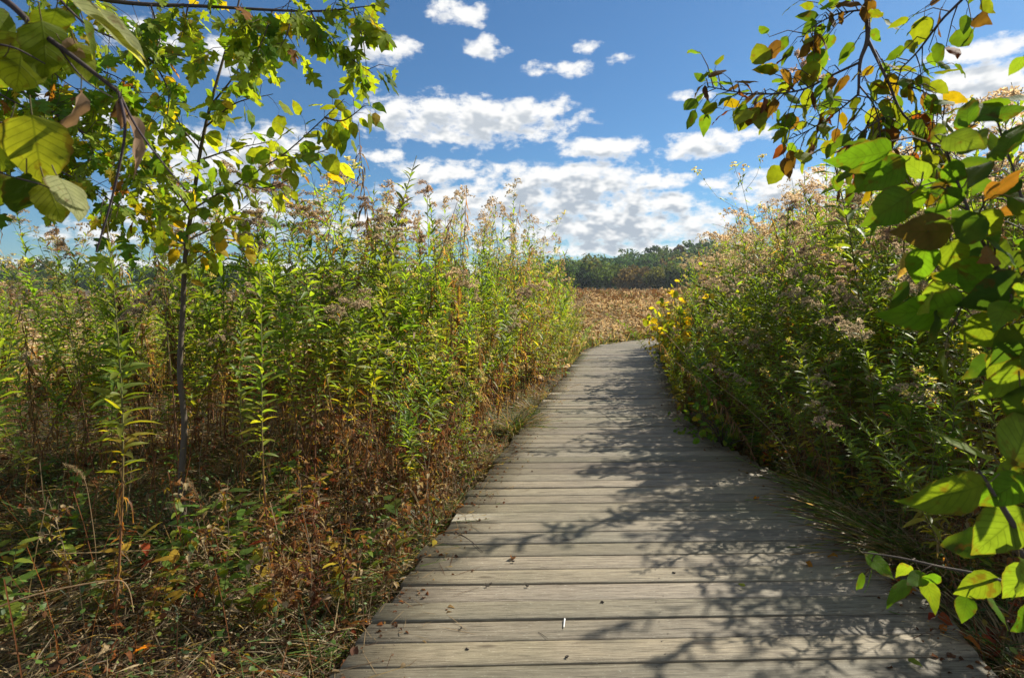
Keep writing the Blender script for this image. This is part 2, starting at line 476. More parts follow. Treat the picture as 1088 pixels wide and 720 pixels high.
LEAF_HI = [lance(4, 0.118, 0.5, d, tip=0.0) for d in (0.12, 0.30, 0.5)]
LEAF_LO = [lance(2, 0.115, 0.4, d) for d in (0.15, 0.4)]
DEAD_HI = [lance(4, 0.055, 1.2, d, wave=0.05) for d in (0.6, 0.95)]
DEAD_LO = [lance(2, 0.06, 0.9, 0.6)]
def tuft_proto(n, l, w):
    V = []; Q = []
    r = np.random.default_rng(3)
    for k in range(n):
        d = unit(r.normal(0, 1, 3) + np.array([0, 0.6, 0])); s_ = unit(np.cross(d, r.normal(0, 1, 3)))
        b_ = len(V)
        V += [tuple(-s_ * w * .4), tuple(s_ * w * .4), tuple(d * l + s_ * w), tuple(d * l - s_ * w)]
        Q.append((b_, b_ + 1, b_ + 2, b_ + 3))
    V = np.array(V)
    return V, np.array(Q), None, np.zeros_like(V)
TUFT_HI = tuft_proto(4, 0.011, 0.0030); TUFT_LO = tuft_proto(3, 0.016, 0.0055)

def curve_eval(C, t):
    n = len(C) - 1
    u = np.clip(t, 0, 1) * n; i_ = np.minimum(u.astype(int), n - 1); f = (u - i_)[:, None]
    return C[i_] * (1 - f) + C[i_ + 1] * f

def goldenrod(seed, H, kind='green', lo=False, plume=True):
    r = np.random.default_rng(seed)
    t = np.linspace(0, 1, 6 if lo else 12)[:, None]
    lean = r.normal(0, 0.11, 2) * H * (2.2 if r.random() < .2 else 1)
    wob = r.normal(0, 0.012, 2)
    C = np.concatenate([lean * t ** 2 + wob * np.sin(t * 7 + seed), H * t * (1 - 0.02 * np.abs(lean).sum())], axis=1)
    st, lf, dl, pm = MB(), MB(), MB(), MB()
    ff = sstep(0.2, 0.6, t)
    top = np.array([.13, .125, .03]) if kind != 'russet' else BROWN
    base = RUST * 1.05 if r.random() < .6 else BROWN
    tube(st, C, 0.0052 * (1 - 0.68 * t[:, 0]) * r.uniform(.8, 1.2), 3 if lo else 6, base * (1 - ff) + top * ff)
    n = int(H * (42 if lo else 74))
    tl = np.sort(np.linspace(0.10, 0.95, n) + r.normal(0, 0.006, n))
    az = np.arange(n) * 2.39996 + r.normal(0, .3, n) + r.uniform(0, 6)
    deadline = {'green': r.uniform(.30, .50), 'yellow': r.uniform(.36, .52), 'russet': 1.3, 'fresh': r.uniform(.05, .2)}[kind]
    dead = r.random(n) < sstep(deadline + .12, deadline - .12, tl)
    keep = ~dead | (r.random(n) < 0.75)
    tl, az, dead = tl[keep], az[keep], dead[keep]; n = len(tl)
    P = curve_eval(C, tl)
    L = (0.046 + 0.076 * np.exp(-((tl - 0.58) / 0.24) ** 2)) * r.uniform(.7, 1.25, n) * (1.15 if lo else 1.0)
    el = np.radians(np.interp(tl, [0, .4, .7, .95], [-5, 18, 36, 55]) + r.normal(0, 14, n))
    el = np.where(dead, np.radians(r.uniform(-75, -10, n)), el)
    D = np.stack([np.cos(az) * np.cos(el), np.sin(az) * np.cos(el), np.sin(el)], 1)
    F = frames(D, roll=r.normal(0, .35, n))
    mixf = r.random(n)[:, None]
    mixf = mixf ** 1.15
    cg = GREEN * (1 - mixf) + LIME * mixf
    if kind == 'yellow':
        yf = np.clip(sstep(.75, .35, tl) * r.uniform(.2, 1.2, n), 0, 1)[:, None]
        cg = cg * (1 - yf) + YEL * yf
    else:
        yf = (np.clip(sstep(deadline + .22, deadline, tl), 0, 1) * r.random(n))[:, None]
        cg = cg * (1 - yf) + YEL * .8 * yf
    cg = cg * r.uniform(.75, 1.25, (n, 1))
    dm = r.random((n, 1))
    cd = (RUST * 1.15 * dm + TAN * .7 * (1 - dm)) * r.uniform(.7, 1.35, (n, 1))
    Ls = L[:, None, None]
    for protos, msk, mbx, cc in ((LEAF_LO if lo else LEAF_HI, ~dead, lf, cg), (DEAD_LO if lo else DEAD_HI, dead, lf, cd)):
        which = r.integers(0, len(protos), n)
        for k, pr_ in enumerate(protos):
            s_ = msk & (which == k)
            scl = np.ones((s_.sum(), 1, 1)) * Ls[s_]
            mbx.scatter(pr_, F[s_] * scl, P[s_], cc[s_])
    if plume:
        nb = r.integers(5, 8) if lo else r.integers(7, 12)
        side = r.uniform(0, 2 * PI)
        fcol = (FLUFF if r.random() < .65 else PINK) * r.uniform(.65, 1.1)
        tb = np.sort(r.uniform(.90, 1.0, nb))
        PB = curve_eval(C, tb)
        for k in range(nb):
            a_ = side + r.normal(0, 1.2)
            ln = np.interp(tb[k], [.90, .95, 1], [.10, .12, .06]) * r.uniform(.7, 1.3)
            s_ = np.linspace(0, 1, 6 if lo else 14)
            out = np.array([math.cos(a_), math.sin(a_)])
            pl = np.column_stack([PB[k, 0] + out[0] * ln * s_ ** .9, PB[k, 1] + out[1] * ln * s_ ** .9, PB[k, 2] + ln * (.85 * s_ - .75 * s_ ** 2.2)])
            if not lo: tube(pm, pl[::2], 0.0011, 3, BROWN)
            rep = 2
            q = np.repeat(pl[1:], rep, axis=0) + r.normal(0, 0.0055, (rep * (len(pl) - 1), 3))
            d_ = np.column_stack([r.normal(0, .6, (len(q), 2)), r.uniform(.2, 1, len(q))])
            pm.scatter(TUFT_LO if lo else TUFT_HI, frames(d_, roll=r.uniform(0, 6, len(q))) * r.uniform(.7, 1.3, (len(q), 1, 1)), q, fcol * r.uniform(.6, 1.25, (len(q), 1)))
    return dict(stem=st, leaves=lf, plume=pm)

def aster(seed, H, lo=False):
    r = np.random.default_rng(seed); st, lf, pm = MB(), MB(), MB()
    t = np.linspace(0, 1, 6 if lo else 12)[:, None]
    C = np.concatenate([r.normal(0, .12, 2) * H * t ** 2 + r.normal(0, .012, 2) * np.sin(t * 8), H * t], 1)
    ff = sstep(.2, .7, t); tube(st, C, .0048 * (1 - .75 * t[:, 0]), 3 if lo else 6, RUST * .9 * (1 - ff) + np.array([.12, .12, .035]) * ff)
    nb = 10 if lo else 20
    tint = LIME * r.uniform(.7, 1.1) * (1 - r.random() * .5) + GREEN * .4
    for k in range(nb):
        u = r.uniform(.28, .97); b0 = curve_eval(C, np.array([u]))[0]; a_ = k * 2.4 + r.normal(0, .4); l = H * r.uniform(.12, .30) * (1.25 - .6 * u)
        dr = np.array([math.cos(a_), math.sin(a_), 0])
        q = smooth_line([b0, b0 + dr * l * .55 + [0, 0, l * .38], b0 + dr * l * .85 + [0, 0, l * r.uniform(.5, .95)]], 5 if lo else 9)
        tube(st, q, np.linspace(.0018, .0007, len(q)), 3 if lo else 4, np.array([.12, .10, .035]))
        m_ = 7 if lo else 15; P = curve_eval(q, r.random(m_)); az = r.uniform(0, 6.28, m_); e_ = np.radians(r.uniform(-15, 60, m_))
        D = np.stack([np.cos(az) * np.cos(e_), np.sin(az) * np.cos(e_), np.sin(e_)], 1)
        cc = np.where(r.random((m_, 1)) < .85, tint, RUST) * r.uniform(.7, 1.3, (m_, 1))
        lf.scatter((LEAF_LO if lo else LEAF_HI)[r.integers(0, 2)], frames(D, roll=r.normal(0, .5, m_)) * r.uniform(.025, .06, (m_, 1, 1)) * (1.2 if lo else 1), P, cc)
        if u > .72 or r.random() < .15:
            m_ = 6 if lo else 14; e0 = q[-1] + r.normal(0, .014, (m_, 3)); d_ = unit(r.normal(0, 1, (m_, 3)) + [0, 0, .8])
            pm.scatter(TUFT_LO if lo else TUFT_HI, frames(d_) * r.uniform(.7, 1.2, (m_, 1, 1)), e0, np.array([.36, .30, .20]) * r.uniform(.6, 1.1, (m_, 1)))
    n = int(H * 22); tl = r.uniform(.1, .9, n); P = curve_eval(C, tl); az = r.uniform(0, 6.28, n); e_ = np.radians(r.uniform(-50, 30, n))
    D = np.stack([np.cos(az) * np.cos(e_), np.sin(az) * np.cos(e_), np.sin(e_)], 1)
    lf.scatter(DEAD_LO[0] if lo else DEAD_HI[0], frames(D, roll=r.normal(0, .6, n)) * r.uniform(.04, .08, (n, 1, 1)), P, np.where((tl < .4)[:, None], RUST * .9, tint) * r.uniform(.7, 1.2, (n, 1)))
    lf.merge(pm)
    return dict(stem=st, leaves=lf, plume=MB())

def make_plant(seed, H, kd, **kw):
    if kd == 'aster':
        return aster(seed, H, kw.get('lo', False))
    return goldenrod(seed, H, kd, **kw)

specs = [('green', 2.05), ('green', 1.85), ('green', 2.2), ('green', 1.6), ('yellow', 1.75), ('yellow', 1.45), ('fresh', 1.3), ('fresh', 1.55), ('russet', 1.35), ('russet', 1.65), ('green', 2.0), ('green', 1.75), ('aster', 1.15), ('aster', 1.45), ('aster', 1.75), ('yellow', 2.0), ('fresh', 1.0)]
protos = []
for k, (kd, H) in enumerate(specs):
    pp = make_plant(100 + k, H, kd, plume=kd in ('green', 'yellow') and k not in (1, 5, 11))
    protos.append((kd, H, {n_: (b_.mesh(n_, {'stem': M_stem, 'leaves': M_leaf if kd != 'russet' else M_dry, 'plume': M_fluff}[n_]) if b_.n else None) for n_, b_ in pp.items()}))
protos_lo = [(kd, H, make_plant(300 + k, H, kd, lo=True, plume=kd in ('green', 'yellow') and H > 1.7 and k % 2 == 0)) for k, (kd, H) in enumerate(specs)]
for _, _, d_ in protos_lo:
    for b_ in d_.values():
        if b_.n: b_.pack()

def jitter_grid(x0, x1, y0, y1, s_, r):
    xs = np.arange(x0, x1, s_); ys = np.arange(y0, y1, s_)
    A, B = np.meshgrid(xs, ys)
    P = np.stack([A.ravel(), B.ravel()], 1)
    return P + r.uniform(-.5, .5, P.shape) * s_

PL = jitter_grid(-9, 3.2, 2.3, 13.5, 0.185, R)
dL = edge_l(PL[:, 1]) - PL[:, 0]
front = 3.55 + 0.35 * np.sin(PL[:, 0] * 2.3) + 0.35 * sstep(-1.6, -0.4, PL[:, 0])
kl = (dL > 0.22 + 0.12 * np.sin(PL[:, 1] * 3)) & ((PL[:, 1] > front) | ((R.random(len(PL)) < .10) & (PL[:, 0] < -.8))) & (PL[:, 0] > -0.95 * PL[:, 1] - 0.4)
back = 7.6 + 6.0 * sstep(3.0, 0.5, dL)
kl &= PL[:, 1] < back
gap = np.sin(PL[:, 0] * 2.9 + 1.2 * np.sin(PL[:, 1] * 1.7)) * np.sin(PL[:, 1] * 2.3 + .8 * np.sin(PL[:, 0] * 2.1))
kl &= (gap > -.45) | (dL < .5)
kl &= R.random(len(PL)) < np.where(dL > 1.2, .72, 1.0)
kl &= ~((np.abs(PL[:, 0] / PL[:, 1] + 0.575) < .05) & (PL[:, 1] < 3.75))
PL = PL[kl]
PR = jitter_grid(0.5, 11, 1.5, 15.5, 0.185, R)
dR = PR[:, 0] - edge_r(PR[:, 1])
kr = (dR > 0.10 + 0.1 * np.sin(PR[:, 1] * 2.7)) & (dR < 5.0) & (PR[:, 0] < 1.0 * PR[:, 1] + 1.4) & (PR[:, 1] > 2.15)
PR = PR[kr]

def zone_height(side, x, y, r):
    if side == 'L':
        d = edge_l(y) - x
        h = 1.05 + 0.9 * sstep(0.1, 0.9, d)
        h *= 0.9 + 0.2 * sstep(4.0, 5.0, y)
        h += 0.12 * math.sin(x * 2.1 + y * 1.2)
        h *= 1 - 0.30 * sstep(-1.2, -2.4, x - 0 * y) * sstep(5.2, 6.5, y)
        h *= 1 - 0.12 * sstep(-2.6, -3.2, x)
    else:
        d = x - edge_r(y)
        h = 1.0 + 1.1 * sstep(0.2, 1.2, d) + 0.28 * sstep(1.2, 2.4, d)
        h *= 0.92 + 0.10 * sstep(2.2, 5.0, y)
        h += 0.10 * math.sin(x * 1.9 + y * 1.4)
    return h * max(.6, r.normal(1, 0.14)) * (1.13 if r.random() < .12 else 1)

def pick_kind(side, x, y, h, r):
    d = (edge_l(y) - x) if side == 'L' else (x - edge_r(y))
    u = r.random()
    if d < 0.7:
        w = dict(green=.24, yellow=.18, fresh=.12, aster=.18, russet=.28) if side == 'L' else dict(green=.36, yellow=.18, fresh=.26, aster=.12, russet=.08)
    else:
        w = dict(green=.62, yellow=.17, fresh=.05, aster=.06, russet=.10) if side == 'L' else dict(green=.62, yellow=.24, fresh=.04, aster=.05, russet=.05)
    acc = 0
    for k, v in w.items():
        acc += v
        if u < acc: return k
    return 'green'

pts = [('L', *p) for p in PL] + [('R', *p) for p in PR]
# the ones that stand foremost as seen along their direction
info = []
for sd, x, y in pts:
    info.append((math.atan2(x, y), math.hypot(x, y)))
info = np.array(info)
NHERO = {'L': 170, 'R': 160}
hero = np.zeros(len(pts), bool)
for sd in 'LR':
    idx = [k for k, p in enumerate(pts) if p[0] == sd and abs(info[k, 0]) < 0.74]
    bins = {}
    for k in idx:
        bins.setdefault(int(info[k, 0] / 0.022), []).append(k)
    order = []
    for b_, ks in bins.items():
        for rank, k in enumerate(sorted(ks, key=lambda q: info[q, 1])):
            order.append((rank + 0.08 * info[k, 1], k))
    order.sort()
    for _, k in order[:NHERO[sd]]:
        hero[k] = True

LAB = {
 'green': 'tall leafy green goldenrod stalk',
 'yellow': 'yellowing goldenrod stalk',
 'fresh': 'fresh green goldenrod shoot with narrow upright leaves',
 'russet': 'dead russet goldenrod stalk with curled brown leaves',
 'aster': 'bushy fine-leaved aster with pale fluffy tufts'}
def where(sd, x, y):
    if sd == 'L':
        d = float(edge_l(y)) - x
        if d < 0.65: return 'at the boardwalk edge on the sapling side'
        return 'in the front row around the sapling' if y < 5.3 else 'deeper in the stand behind the sapling'
    d = x - float(edge_r(y))
    if d < 0.65: return 'at the boardwalk edge across from the sapling'
    return 'in the near bank across from the sapling' if y < 5.0 else 'in the far bank near the yellow shrub'

def d_edge(sd, x, y): return float(edge_l(y)) - x if sd == 'L' else x - float(edge_r(y))
rp_ = np.random.default_rng(77)
ismass = MB()
mass = {'stem': MB(), 'leaves': MB(), 'plume': MB()}
cnt = 0
for k, (sd, x, y) in enumerate(pts):
    h = zone_height(sd, x, y, rp_)
    kd = pick_kind(sd, x, y, h, rp_)
    z = float(gz(x, y)) - 0.01
    pool = protos if hero[k] else protos_lo
    cand = [q for q in pool if q[0] == kd]
    if sd == 'R' and d_edge(sd, x, y) > .7 and kd in ('green', 'yellow'): cand = [q for q in cand if (q[2]['plume'].n if not hero[k] else q[2]['plume'])]
    cand.sort(key=lambda q: abs(q[1] - h) + rp_.uniform(0, .35))
    _, H, parts = cand[0]
    sc = h / H
    rz = rp_.uniform(0, 2 * PI)
    # lean of plants at the edge out over the boards
    d = (float(edge_l(y)) - x) if sd == 'L' else (x - float(edge_r(y)))
    lean = ((0.16 if sd == 'L' else 0.24) * max(0, 1 - d / 0.8) + 0.05 * rp_.random()) * (1 if sd == 'L' else -1) + rp_.normal(0, .06)
    if kd == 'russet': lean *= .35
    ty = rp_.normal(0, .085) * (3 if rp_.random() < .08 else 1)
    if hero[k]:
        t_ = thing('aster_plant' if kd == 'aster' else 'goldenrod_stalk', LAB[kd] + ' ' + where(sd, x, y), 'wildflower', (x, y, z), 0, ('asters' if kd == 'aster' else 'goldenrod stalks') + (' around the sapling' if sd == 'L' else ' across from the sapling'))
        t_.rotation_euler = (ty, lean, rz)
        t_.rotation_mode = 'ZYX'
        t_.rotation_euler = (ty, lean, 0)
        t_.scale = (sc, sc, sc)
        for nm, me in parts.items():
            if me is None: continue
            c_ = link(bpy.data.objects.new({'stem': 'stem', 'leaves': 'foliage', 'plume': 'seed_plume'}[nm], me), t_)
            c_.rotation_euler = (0, 0, rz)
        cnt += 1
    else:
        cz, sz = math.cos(rz), math.sin(rz)
        Mz = np.array([[cz, -sz, 0], [sz, cz, 0], [0, 0, 1.0]])
        My = np.array([[math.cos(lean), 0, math.sin(lean)], [0, 1, 0], [-math.sin(lean), 0, math.cos(lean)]])
        Mx = np.array([[1, 0, 0], [0, math.cos(ty), -math.sin(ty)], [0, math.sin(ty), math.cos(ty)]])
        for nm, b_ in parts.items():
            if b_.n:
                mass[nm if not (nm == 'leaves' and kd == 'russet') else 'leaves'].merge(b_, Mx @ My @ Mz * sc, np.array([x, y, z]))
print('stalks', cnt, len(pts))
mo = mass['leaves'].build('goldenrod_thicket', M_leaf)
tag(mo, 'dense goldenrod thicket filling in behind the front stalks', 'wildflowers', None, 'stuff')
mass['stem'].build('thicket_stems', M_stem, mo)
mass['plume'].build('thicket_plumes', M_fluff, mo)

# ------------------------------------------------------------------ grass, undergrowth and litter
BLADE = lance(5, 0.010, 0.5, 0.75, p=0.25, q=0.6, wave=.01)
BLADE2 = lance(5, 0.009, 0.5, 1.25, p=0.25, q=0.6, wave=.015)
BLADE3 = lance(3, 0.016, 0.3, 0.2, p=0.25, q=0.6)
SMALL = ovate(3, 0.3, 0.2, 0.3, ser=0)
CURL = ovate(4, 0.30, 0.9, 0.8, ser=0.1, wave=0.09)

def blades(mb, P, L, cols, r, protos=(BLADE, BLADE2), el=(25, 85), w=1.0):
    n = len(P)
    az = r.uniform(0, 2 * PI, n); e_ = np.radians(r.uniform(*el, n))
    D = np.stack([np.cos(az) * np.cos(e_), np.sin(az) * np.cos(e_), np.sin(e_)], 1)
    F = frames(D, roll=r.normal(0, .5, n)) * L[:, None, None]
    F[:, :, 0] *= w
    which = r.integers(0, len(protos), n)
    for k, p in enumerate(protos):
        s_ = which == k
        mb.scatter(p, F[s_], P[s_], cols[s_])

def pick_cols(r, n, pal, wts, lo=.6, hi=1.25):
    pal = np.array(pal); k = r.choice(len(pal), n, p=np.array(wts) / np.sum(wts))
    return pal[k] * r.uniform(lo, hi, (n, 1))

ru = np.random.default_rng(9)
ug = MB(); ud = MB()
def region(n, x0, x1, y0, y1, keep):
    P = np.stack([ru.uniform(x0, x1, n), ru.uniform(y0, y1, n)], 1)
    P = P[keep(P[:, 0], P[:, 1])]
    return np.column_stack([P, gz(P[:, 0], P[:, 1]) - .005])
leftreg = lambda x, y: (x < edge_l(y) - 0.02) & (x > -1.0 * y - .6)
rightreg = lambda x, y: (x > edge_r(y) + 0.04) & (x < 1.0 * y + .6)
clump = lambda x, y: (np.sin(x * 3.1 + 1.7 * np.sin(y * 2.3)) * np.sin(y * 3.7 + 1.1 * np.sin(x * 1.9)))
for reg, (x0, x1), n, (y0, y1) in ((leftreg, (-5.5, .2), 34000, (1.2, 5.4)), (rightreg, (1.2, 5), 15000, (1.7, 5.0)), (leftreg, (-4, 2.4), 9000, (5, 12)), (rightreg, (2, 6), 9000, (5, 12)), (leftreg, (-11, -1), 22000, (5.2, 12))):
    P = region(n, x0, x1, y0, y1, reg)
    m_ = len(P); cl = clump(P[:, 0], P[:, 1])
    L = ru.uniform(.05, .17, m_) * (1 + .6 * np.clip(cl, 0, 1))
    cols = pick_cols(ru, m_, [TAN, TAN * .6, BROWN, GREEN, DKG, RUST], [.16, .20, .24, .10, .16, .14], .45, 1.15)
    gm = cl < -.25
    cols[gm] = pick_cols(ru, gm.sum(), [GREEN, DKG, BROWN, TAN * .7], [.3, .4, .15, .15], .5, 1.1)
    blades(ug, P, L, cols, ru, (BLADE, BLADE2, BLADE3), (10, 80))
    # flattened, matted dry stems
    Pm = region(int(n * .75), x0, x1, y0, y1, reg); mm = len(Pm); Pm[:, 2] += ru.uniform(0, .12, mm)
    blades(ug, Pm, ru.uniform(.12, .38, mm), pick_cols(ru, mm, [TAN * 1.1, TAN * .65, BROWN, RUST], [.42, .28, .18, .12], .5, 1.2), ru, (lance(5, .0045, .3, .5, p=.1, q=.3, wave=.02), lance(5, .004, .3, .9, p=.1, q=.3, wave=.03)), (-5, 28))
    # low leafy herbs
    P2 = region(int(n / 2.6), x0, x1, y0, y1, reg)
    m2 = len(P2); P2 = P2 + np.column_stack([np.zeros((m2, 2)), ru.uniform(0.02, .30, m2) * (.4 + ru.random(m2) + .9 * np.clip(-clump(P2[:, 0], P2[:, 1]), 0, 1))])
    az = ru.uniform(0, 2 * PI, m2); e_ = np.radians(ru.uniform(-30, 40, m2))
    D = np.stack([np.cos(az) * np.cos(e_), np.sin(az) * np.cos(e_), np.sin(e_)], 1)
    c2 = pick_cols(ru, m2, [GREEN, DKG, LIME, YEL * .7, RUST], [.42, .40, .10, .03, .05], .5, 1.2)
    ug.scatter(SMALL, frames(D, roll=ru.normal(0, .5, m2)) * ru.uniform(.010, .034, (m2, 1, 1)), P2, c2)
    # dead leaves
    P3 = region(n // 14, x0, x1, y0, y1, reg)
    m3 = len(P3); P3[:, 2] += ru.uniform(0, .16, m3)
    c3 = pick_cols(ru, m3, [RUST, BROWN, TAN, RUST * np.array([1.5, .8, .6])], [.35, .35, .25, .05], .5, 1.2)
    D = unit(ru.normal(0, 1, (m3, 3)) * [1, 1, .4])
    ud.scatter(CURL, frames(D, roll=ru.normal(0, .8, m3)) * ru.uniform(.02, .06, (m3, 1, 1)), P3, c3)
    # thin dry upright stems
    P4 = region(n // 34, x0, x1, y0, y1, reg)
    m4 = len(P4); 
    blades(ud, P4, ru.uniform(.2, .6, m4), pick_cols(ru, m4, [RUST, BROWN, TAN, RUST * 1.3], [.35, .25, .25, .15]), ru, (lance(3, 0.0045, 0.3, 0.12, p=.05, q=.2),), (55, 90))
# fringe hanging over both edges of the boards
for sgn, ef, n, y1 in ((-1, edge_l, 3200, 9.0), (1, edge_r, 7000, 11.0)):
    yy = 1.3 + (y1 - 1.3) * ru.random(n) ** 1.5
    off = np.abs(ru.normal(0, .16, n))
    xx = ef(yy) + sgn * off + sgn * 0.02
    P = np.column_stack([xx, yy, gz(xx, yy)])
    cols = pick_cols(ru, n, [TAN, TAN * .6, GREEN, DKG, RUST, LIME], [.22, .18, .22, .16, .17, .05], .6, 1.25)
    blades(ug, P, ru.uniform(.09, .30, n) * (1 if sgn < 0 else .85), cols, ru, (BLADE, BLADE2), (20, 80))
for sgn, ef in ((1, edge_l), (-1, edge_r)):
    n = 420; yy = 1.6 + 8 * ru.random(n) ** 1.4; xx = ef(yy) + sgn * np.abs(ru.normal(0, .13, n))
    D = unit(ru.normal(0, 1, (n, 3)) * [1, 1, .12])
    ud.scatter(CURL, frames(D, roll=ru.normal(0, .5, n)) * ru.uniform(.006, .03, (n, 1, 1)), np.column_stack([xx, yy, np.full(n, .004)]), pick_cols(ru, n, [RUST, BROWN, TAN], [.35, .4, .25], .5, 1.1))
    n = 260; yy = 1.6 + 7 * ru.random(n) ** 1.4; xx = ef(yy) + sgn * np.abs(ru.normal(0, .16, n))
    az = ru.uniform(0, 6.28, n); D = np.column_stack([np.cos(az), np.sin(az), 0 * az])
    ud.scatter(lance(3, .01, .3, .02, p=.1, q=.3), frames(D) * ru.uniform(.04, .16, (n, 1, 1)), np.column_stack([xx, yy, np.full(n, .004)]), pick_cols(ru, n, [TAN, BROWN], [.6, .4], .5, 1.1))
uo = ug.build('undergrowth', M_grass)
tag(uo, 'tangled grass and low herbs covering the soil beneath the stalks', 'undergrowth', None, 'stuff')
ud.build('dead_litter', M_dry, uo)

# tussocks one could lift away: domes of arching blades
def tussock(seed, dry, rad=.16, L=.25, n=300):
    r = np.random.default_rng(seed); b_ = MB()
    a_ = r.uniform(0, 2 * PI, n); q = rad * np.sqrt(r.random(n)) * .5
    P = np.column_stack([q * np.cos(a_), q * np.sin(a_), np.zeros(n)])
    e_ = np.radians(r.uniform(35, 88, n)); az = a_ + r.normal(0, .5, n)
    D = np.stack([np.cos(az) * np.cos(e_), np.sin(az) * np.cos(e_), np.sin(e_)], 1)
    cols = pick_cols(r, n, [TAN, TAN * .75, BROWN, GREEN], [.35, .3, .25, .1]) if dry else pick_cols(r, n, [GREEN, DKG, BROWN, TAN * .8], [.3, .4, .15, .15])
    F = frames(D, roll=r.normal(0, .3, n)) * (L * r.uniform(.5, 1.2, (n, 1, 1)))
    w_ = r.random(n) < .5
    b_.scatter(BLADE, F[w_], P[w_], cols[w_]); b_.scatter(BLADE2, F[~w_], P[~w_], cols[~w_])
    return b_.mesh('grass_tussock', M_grass)
TUS = [(d_, tussock(500 + k, d_)) for k, d_ in enumerate([True, True, True, False, True, False])]
rt = np.random.default_rng(31)
spots = []
for k in range(26):
    y_ = rt.uniform(2.7, 4.6); x_ = rt.uniform(-.85 * y_, float(edge_l(y_)) - .15)
    spots.append((x_, y_, 'on the low ground before the sapling'))
for k in range(16):
    y_ = rt.uniform(2.2, 8); x_ = float(edge_l(y_)) - rt.uniform(.05, .2)
    spots.append((x_, y_, 'against the boardwalk edge on the sapling side'))
for k in range(26):
    y_ = 2.1 + 6.5 * rt.random() ** 1.4; x_ = float(edge_r(y_)) + rt.uniform(.02, .3)
    spots.append((x_, y_, 'against the boardwalk edge across from the sapling'))
for x_, y_, w_ in spots:
    dry, me = TUS[rt.integers(0, len(TUS))]
    o = link(bpy.data.objects.new('grass_tussock', me))
    o.location = (x_, y_, float(gz(x_, y_)) - .01); s_ = rt.uniform(.55, 1.25)
    o.scale = (s_, s_, s_ * rt.uniform(.7, 1.0)); o.rotation_euler = (0, 0, rt.uniform(0, 6.28))
    tag(o, ('dry tan grass tussock ' if dry else 'green grass tussock ') + w_, 'grass tussock', 'grass tussocks beside the boardwalk')

# long soft grass flopping over the shaded plank ends
for k, (px_, py_) in enumerate(((850, 545), (880, 570), (905, 580), (835, 535), (930, 590), (955, 600))):
    ray = at(px_, py_, 1.0) - CAM; p = CAM + ray * (CAM[2] / -ray[2]); p[0] = max(p[0], float(edge_r(p[1])) + .0)
    r = np.random.default_rng(700 + k); n = 230; b_ = MB()
    P = np.column_stack([r.normal(.05, .06, n), r.normal(0, .09, n), np.zeros(n)]); az = r.normal(PI, 1.5, n); e_ = np.radians(r.uniform(25, 88, n))
    D = np.stack([np.cos(az) * np.cos(e_), np.sin(az) * np.cos(e_), np.sin(e_)], 1)
    lg = lance(7, .0085, .5, 1.35, p=.2, q=.6, wave=.03)
    b_.scatter(lg, frames(D, roll=r.normal(0, .3, n)) * r.uniform(.13, .34, (n, 1, 1)), P, pick_cols(r, n, [GREEN * 1.2, LIME * .8, TAN * 1.1, TAN * .7, BROWN], [.34, .14, .28, .16, .08]))
    o = b_.build('grass_tussock', M_grass); o.location = (p[0] + .06, p[1], -.06)
    tag(o, 'long soft grass tussock flopping over the shaded plank ends', 'grass tussock', 'grass tussocks beside the boardwalk')

# dead branching herbs standing in the low growth by the planks
def dry_weed(seed, H):
    r = np.random.default_rng(seed); st, lf = MB(), MB()
    t = np.linspace(0, 1, 9)[:, None]
    C = np.concatenate([r.normal(0, .16, 2) * H * t ** 2 + r.normal(0, .01, 2) * np.sin(t * 9), H * t], 1)
    c0 = RUST * r.uniform(.7, 1.2) if r.random() < .6 else TAN * .7
    tube(st, C, np.linspace(.0032, .0010, 9), 5, c0)
    for k in range(r.integers(5, 10)):
        b0 = curve_eval(C, np.array([r.uniform(.25, .95)]))[0]; a_ = r.uniform(0, 6.28); l = H * r.uniform(.12, .3)
        q = smooth_line([b0, b0 + l * np.array([.5 * math.cos(a_), .5 * math.sin(a_), .4]), b0 + l * np.array([math.cos(a_), math.sin(a_), .55])], 7)
        tube(st, q, np.linspace(.0014, .0006, 7), 4, c0)
        m_ = r.integers(4, 9); P = curve_eval(q, r.random(m_)); D = unit(r.normal(0, 1, (m_, 3)) * [1, 1, .7])
        lf.scatter(CURL, frames(D, roll=r.normal(0, 1, m_)) * r.uniform(.012, .04, (m_, 1, 1)), P, pick_cols(r, m_, [RUST, BROWN, TAN, YEL * .8], [.4, .25, .25, .1]))
    n = int(H * 26); P = curve_eval(C, r.random(n)); D = unit(r.normal(0, 1, (n, 3)) * [1, 1, .8])
    lf.scatter(DEAD_HI[1], frames(D, roll=r.normal(0, 1, n)) * r.uniform(.03, .075, (n, 1, 1)), P, pick_cols(r, n, [RUST, BROWN, TAN * .8, RUST * 1.3], [.4, .25, .2, .15]))
    return st.mesh('stem', M_stem), lf.mesh('withered_leaves', M_dry)
DW = [dry_weed(900 + k, h) for k, h in enumerate((.55, .7, .45, .8, .6))]
for k in range(112):
    if k < 78:
        y_ = rt.uniform(2.3, 5.2); d_ = .06 + abs(rt.normal(0, .6)); x_ = float(edge_l(y_)) - d_; w_ = 'in the low growth on the sapling side'
        if x_ < -.88 * y_: x_ = -.8 * y_
    else:
        y_ = rt.uniform(2.4, 7.5); x_ = float(edge_r(y_)) + .12 + abs(rt.normal(0, .3)); w_ = 'by the planks across from the sapling'
    t_ = thing('dry_weed', 'dead russet weed with crumpled leaves ' + w_, 'weed', (x_, y_, float(gz(x_, y_)) - .01), rt.uniform(0, 6.28), 'dead russet weeds beside the boardwalk')
    s_ = rt.uniform(.7, 1.15); t_.scale = (s_, s_, s_)
    st_, lf_ = DW[rt.integers(0, len(DW))]
    link(bpy.data.objects.new('stem', st_), t_); link(bpy.data.objects.new('withered_leaves', lf_), t_)

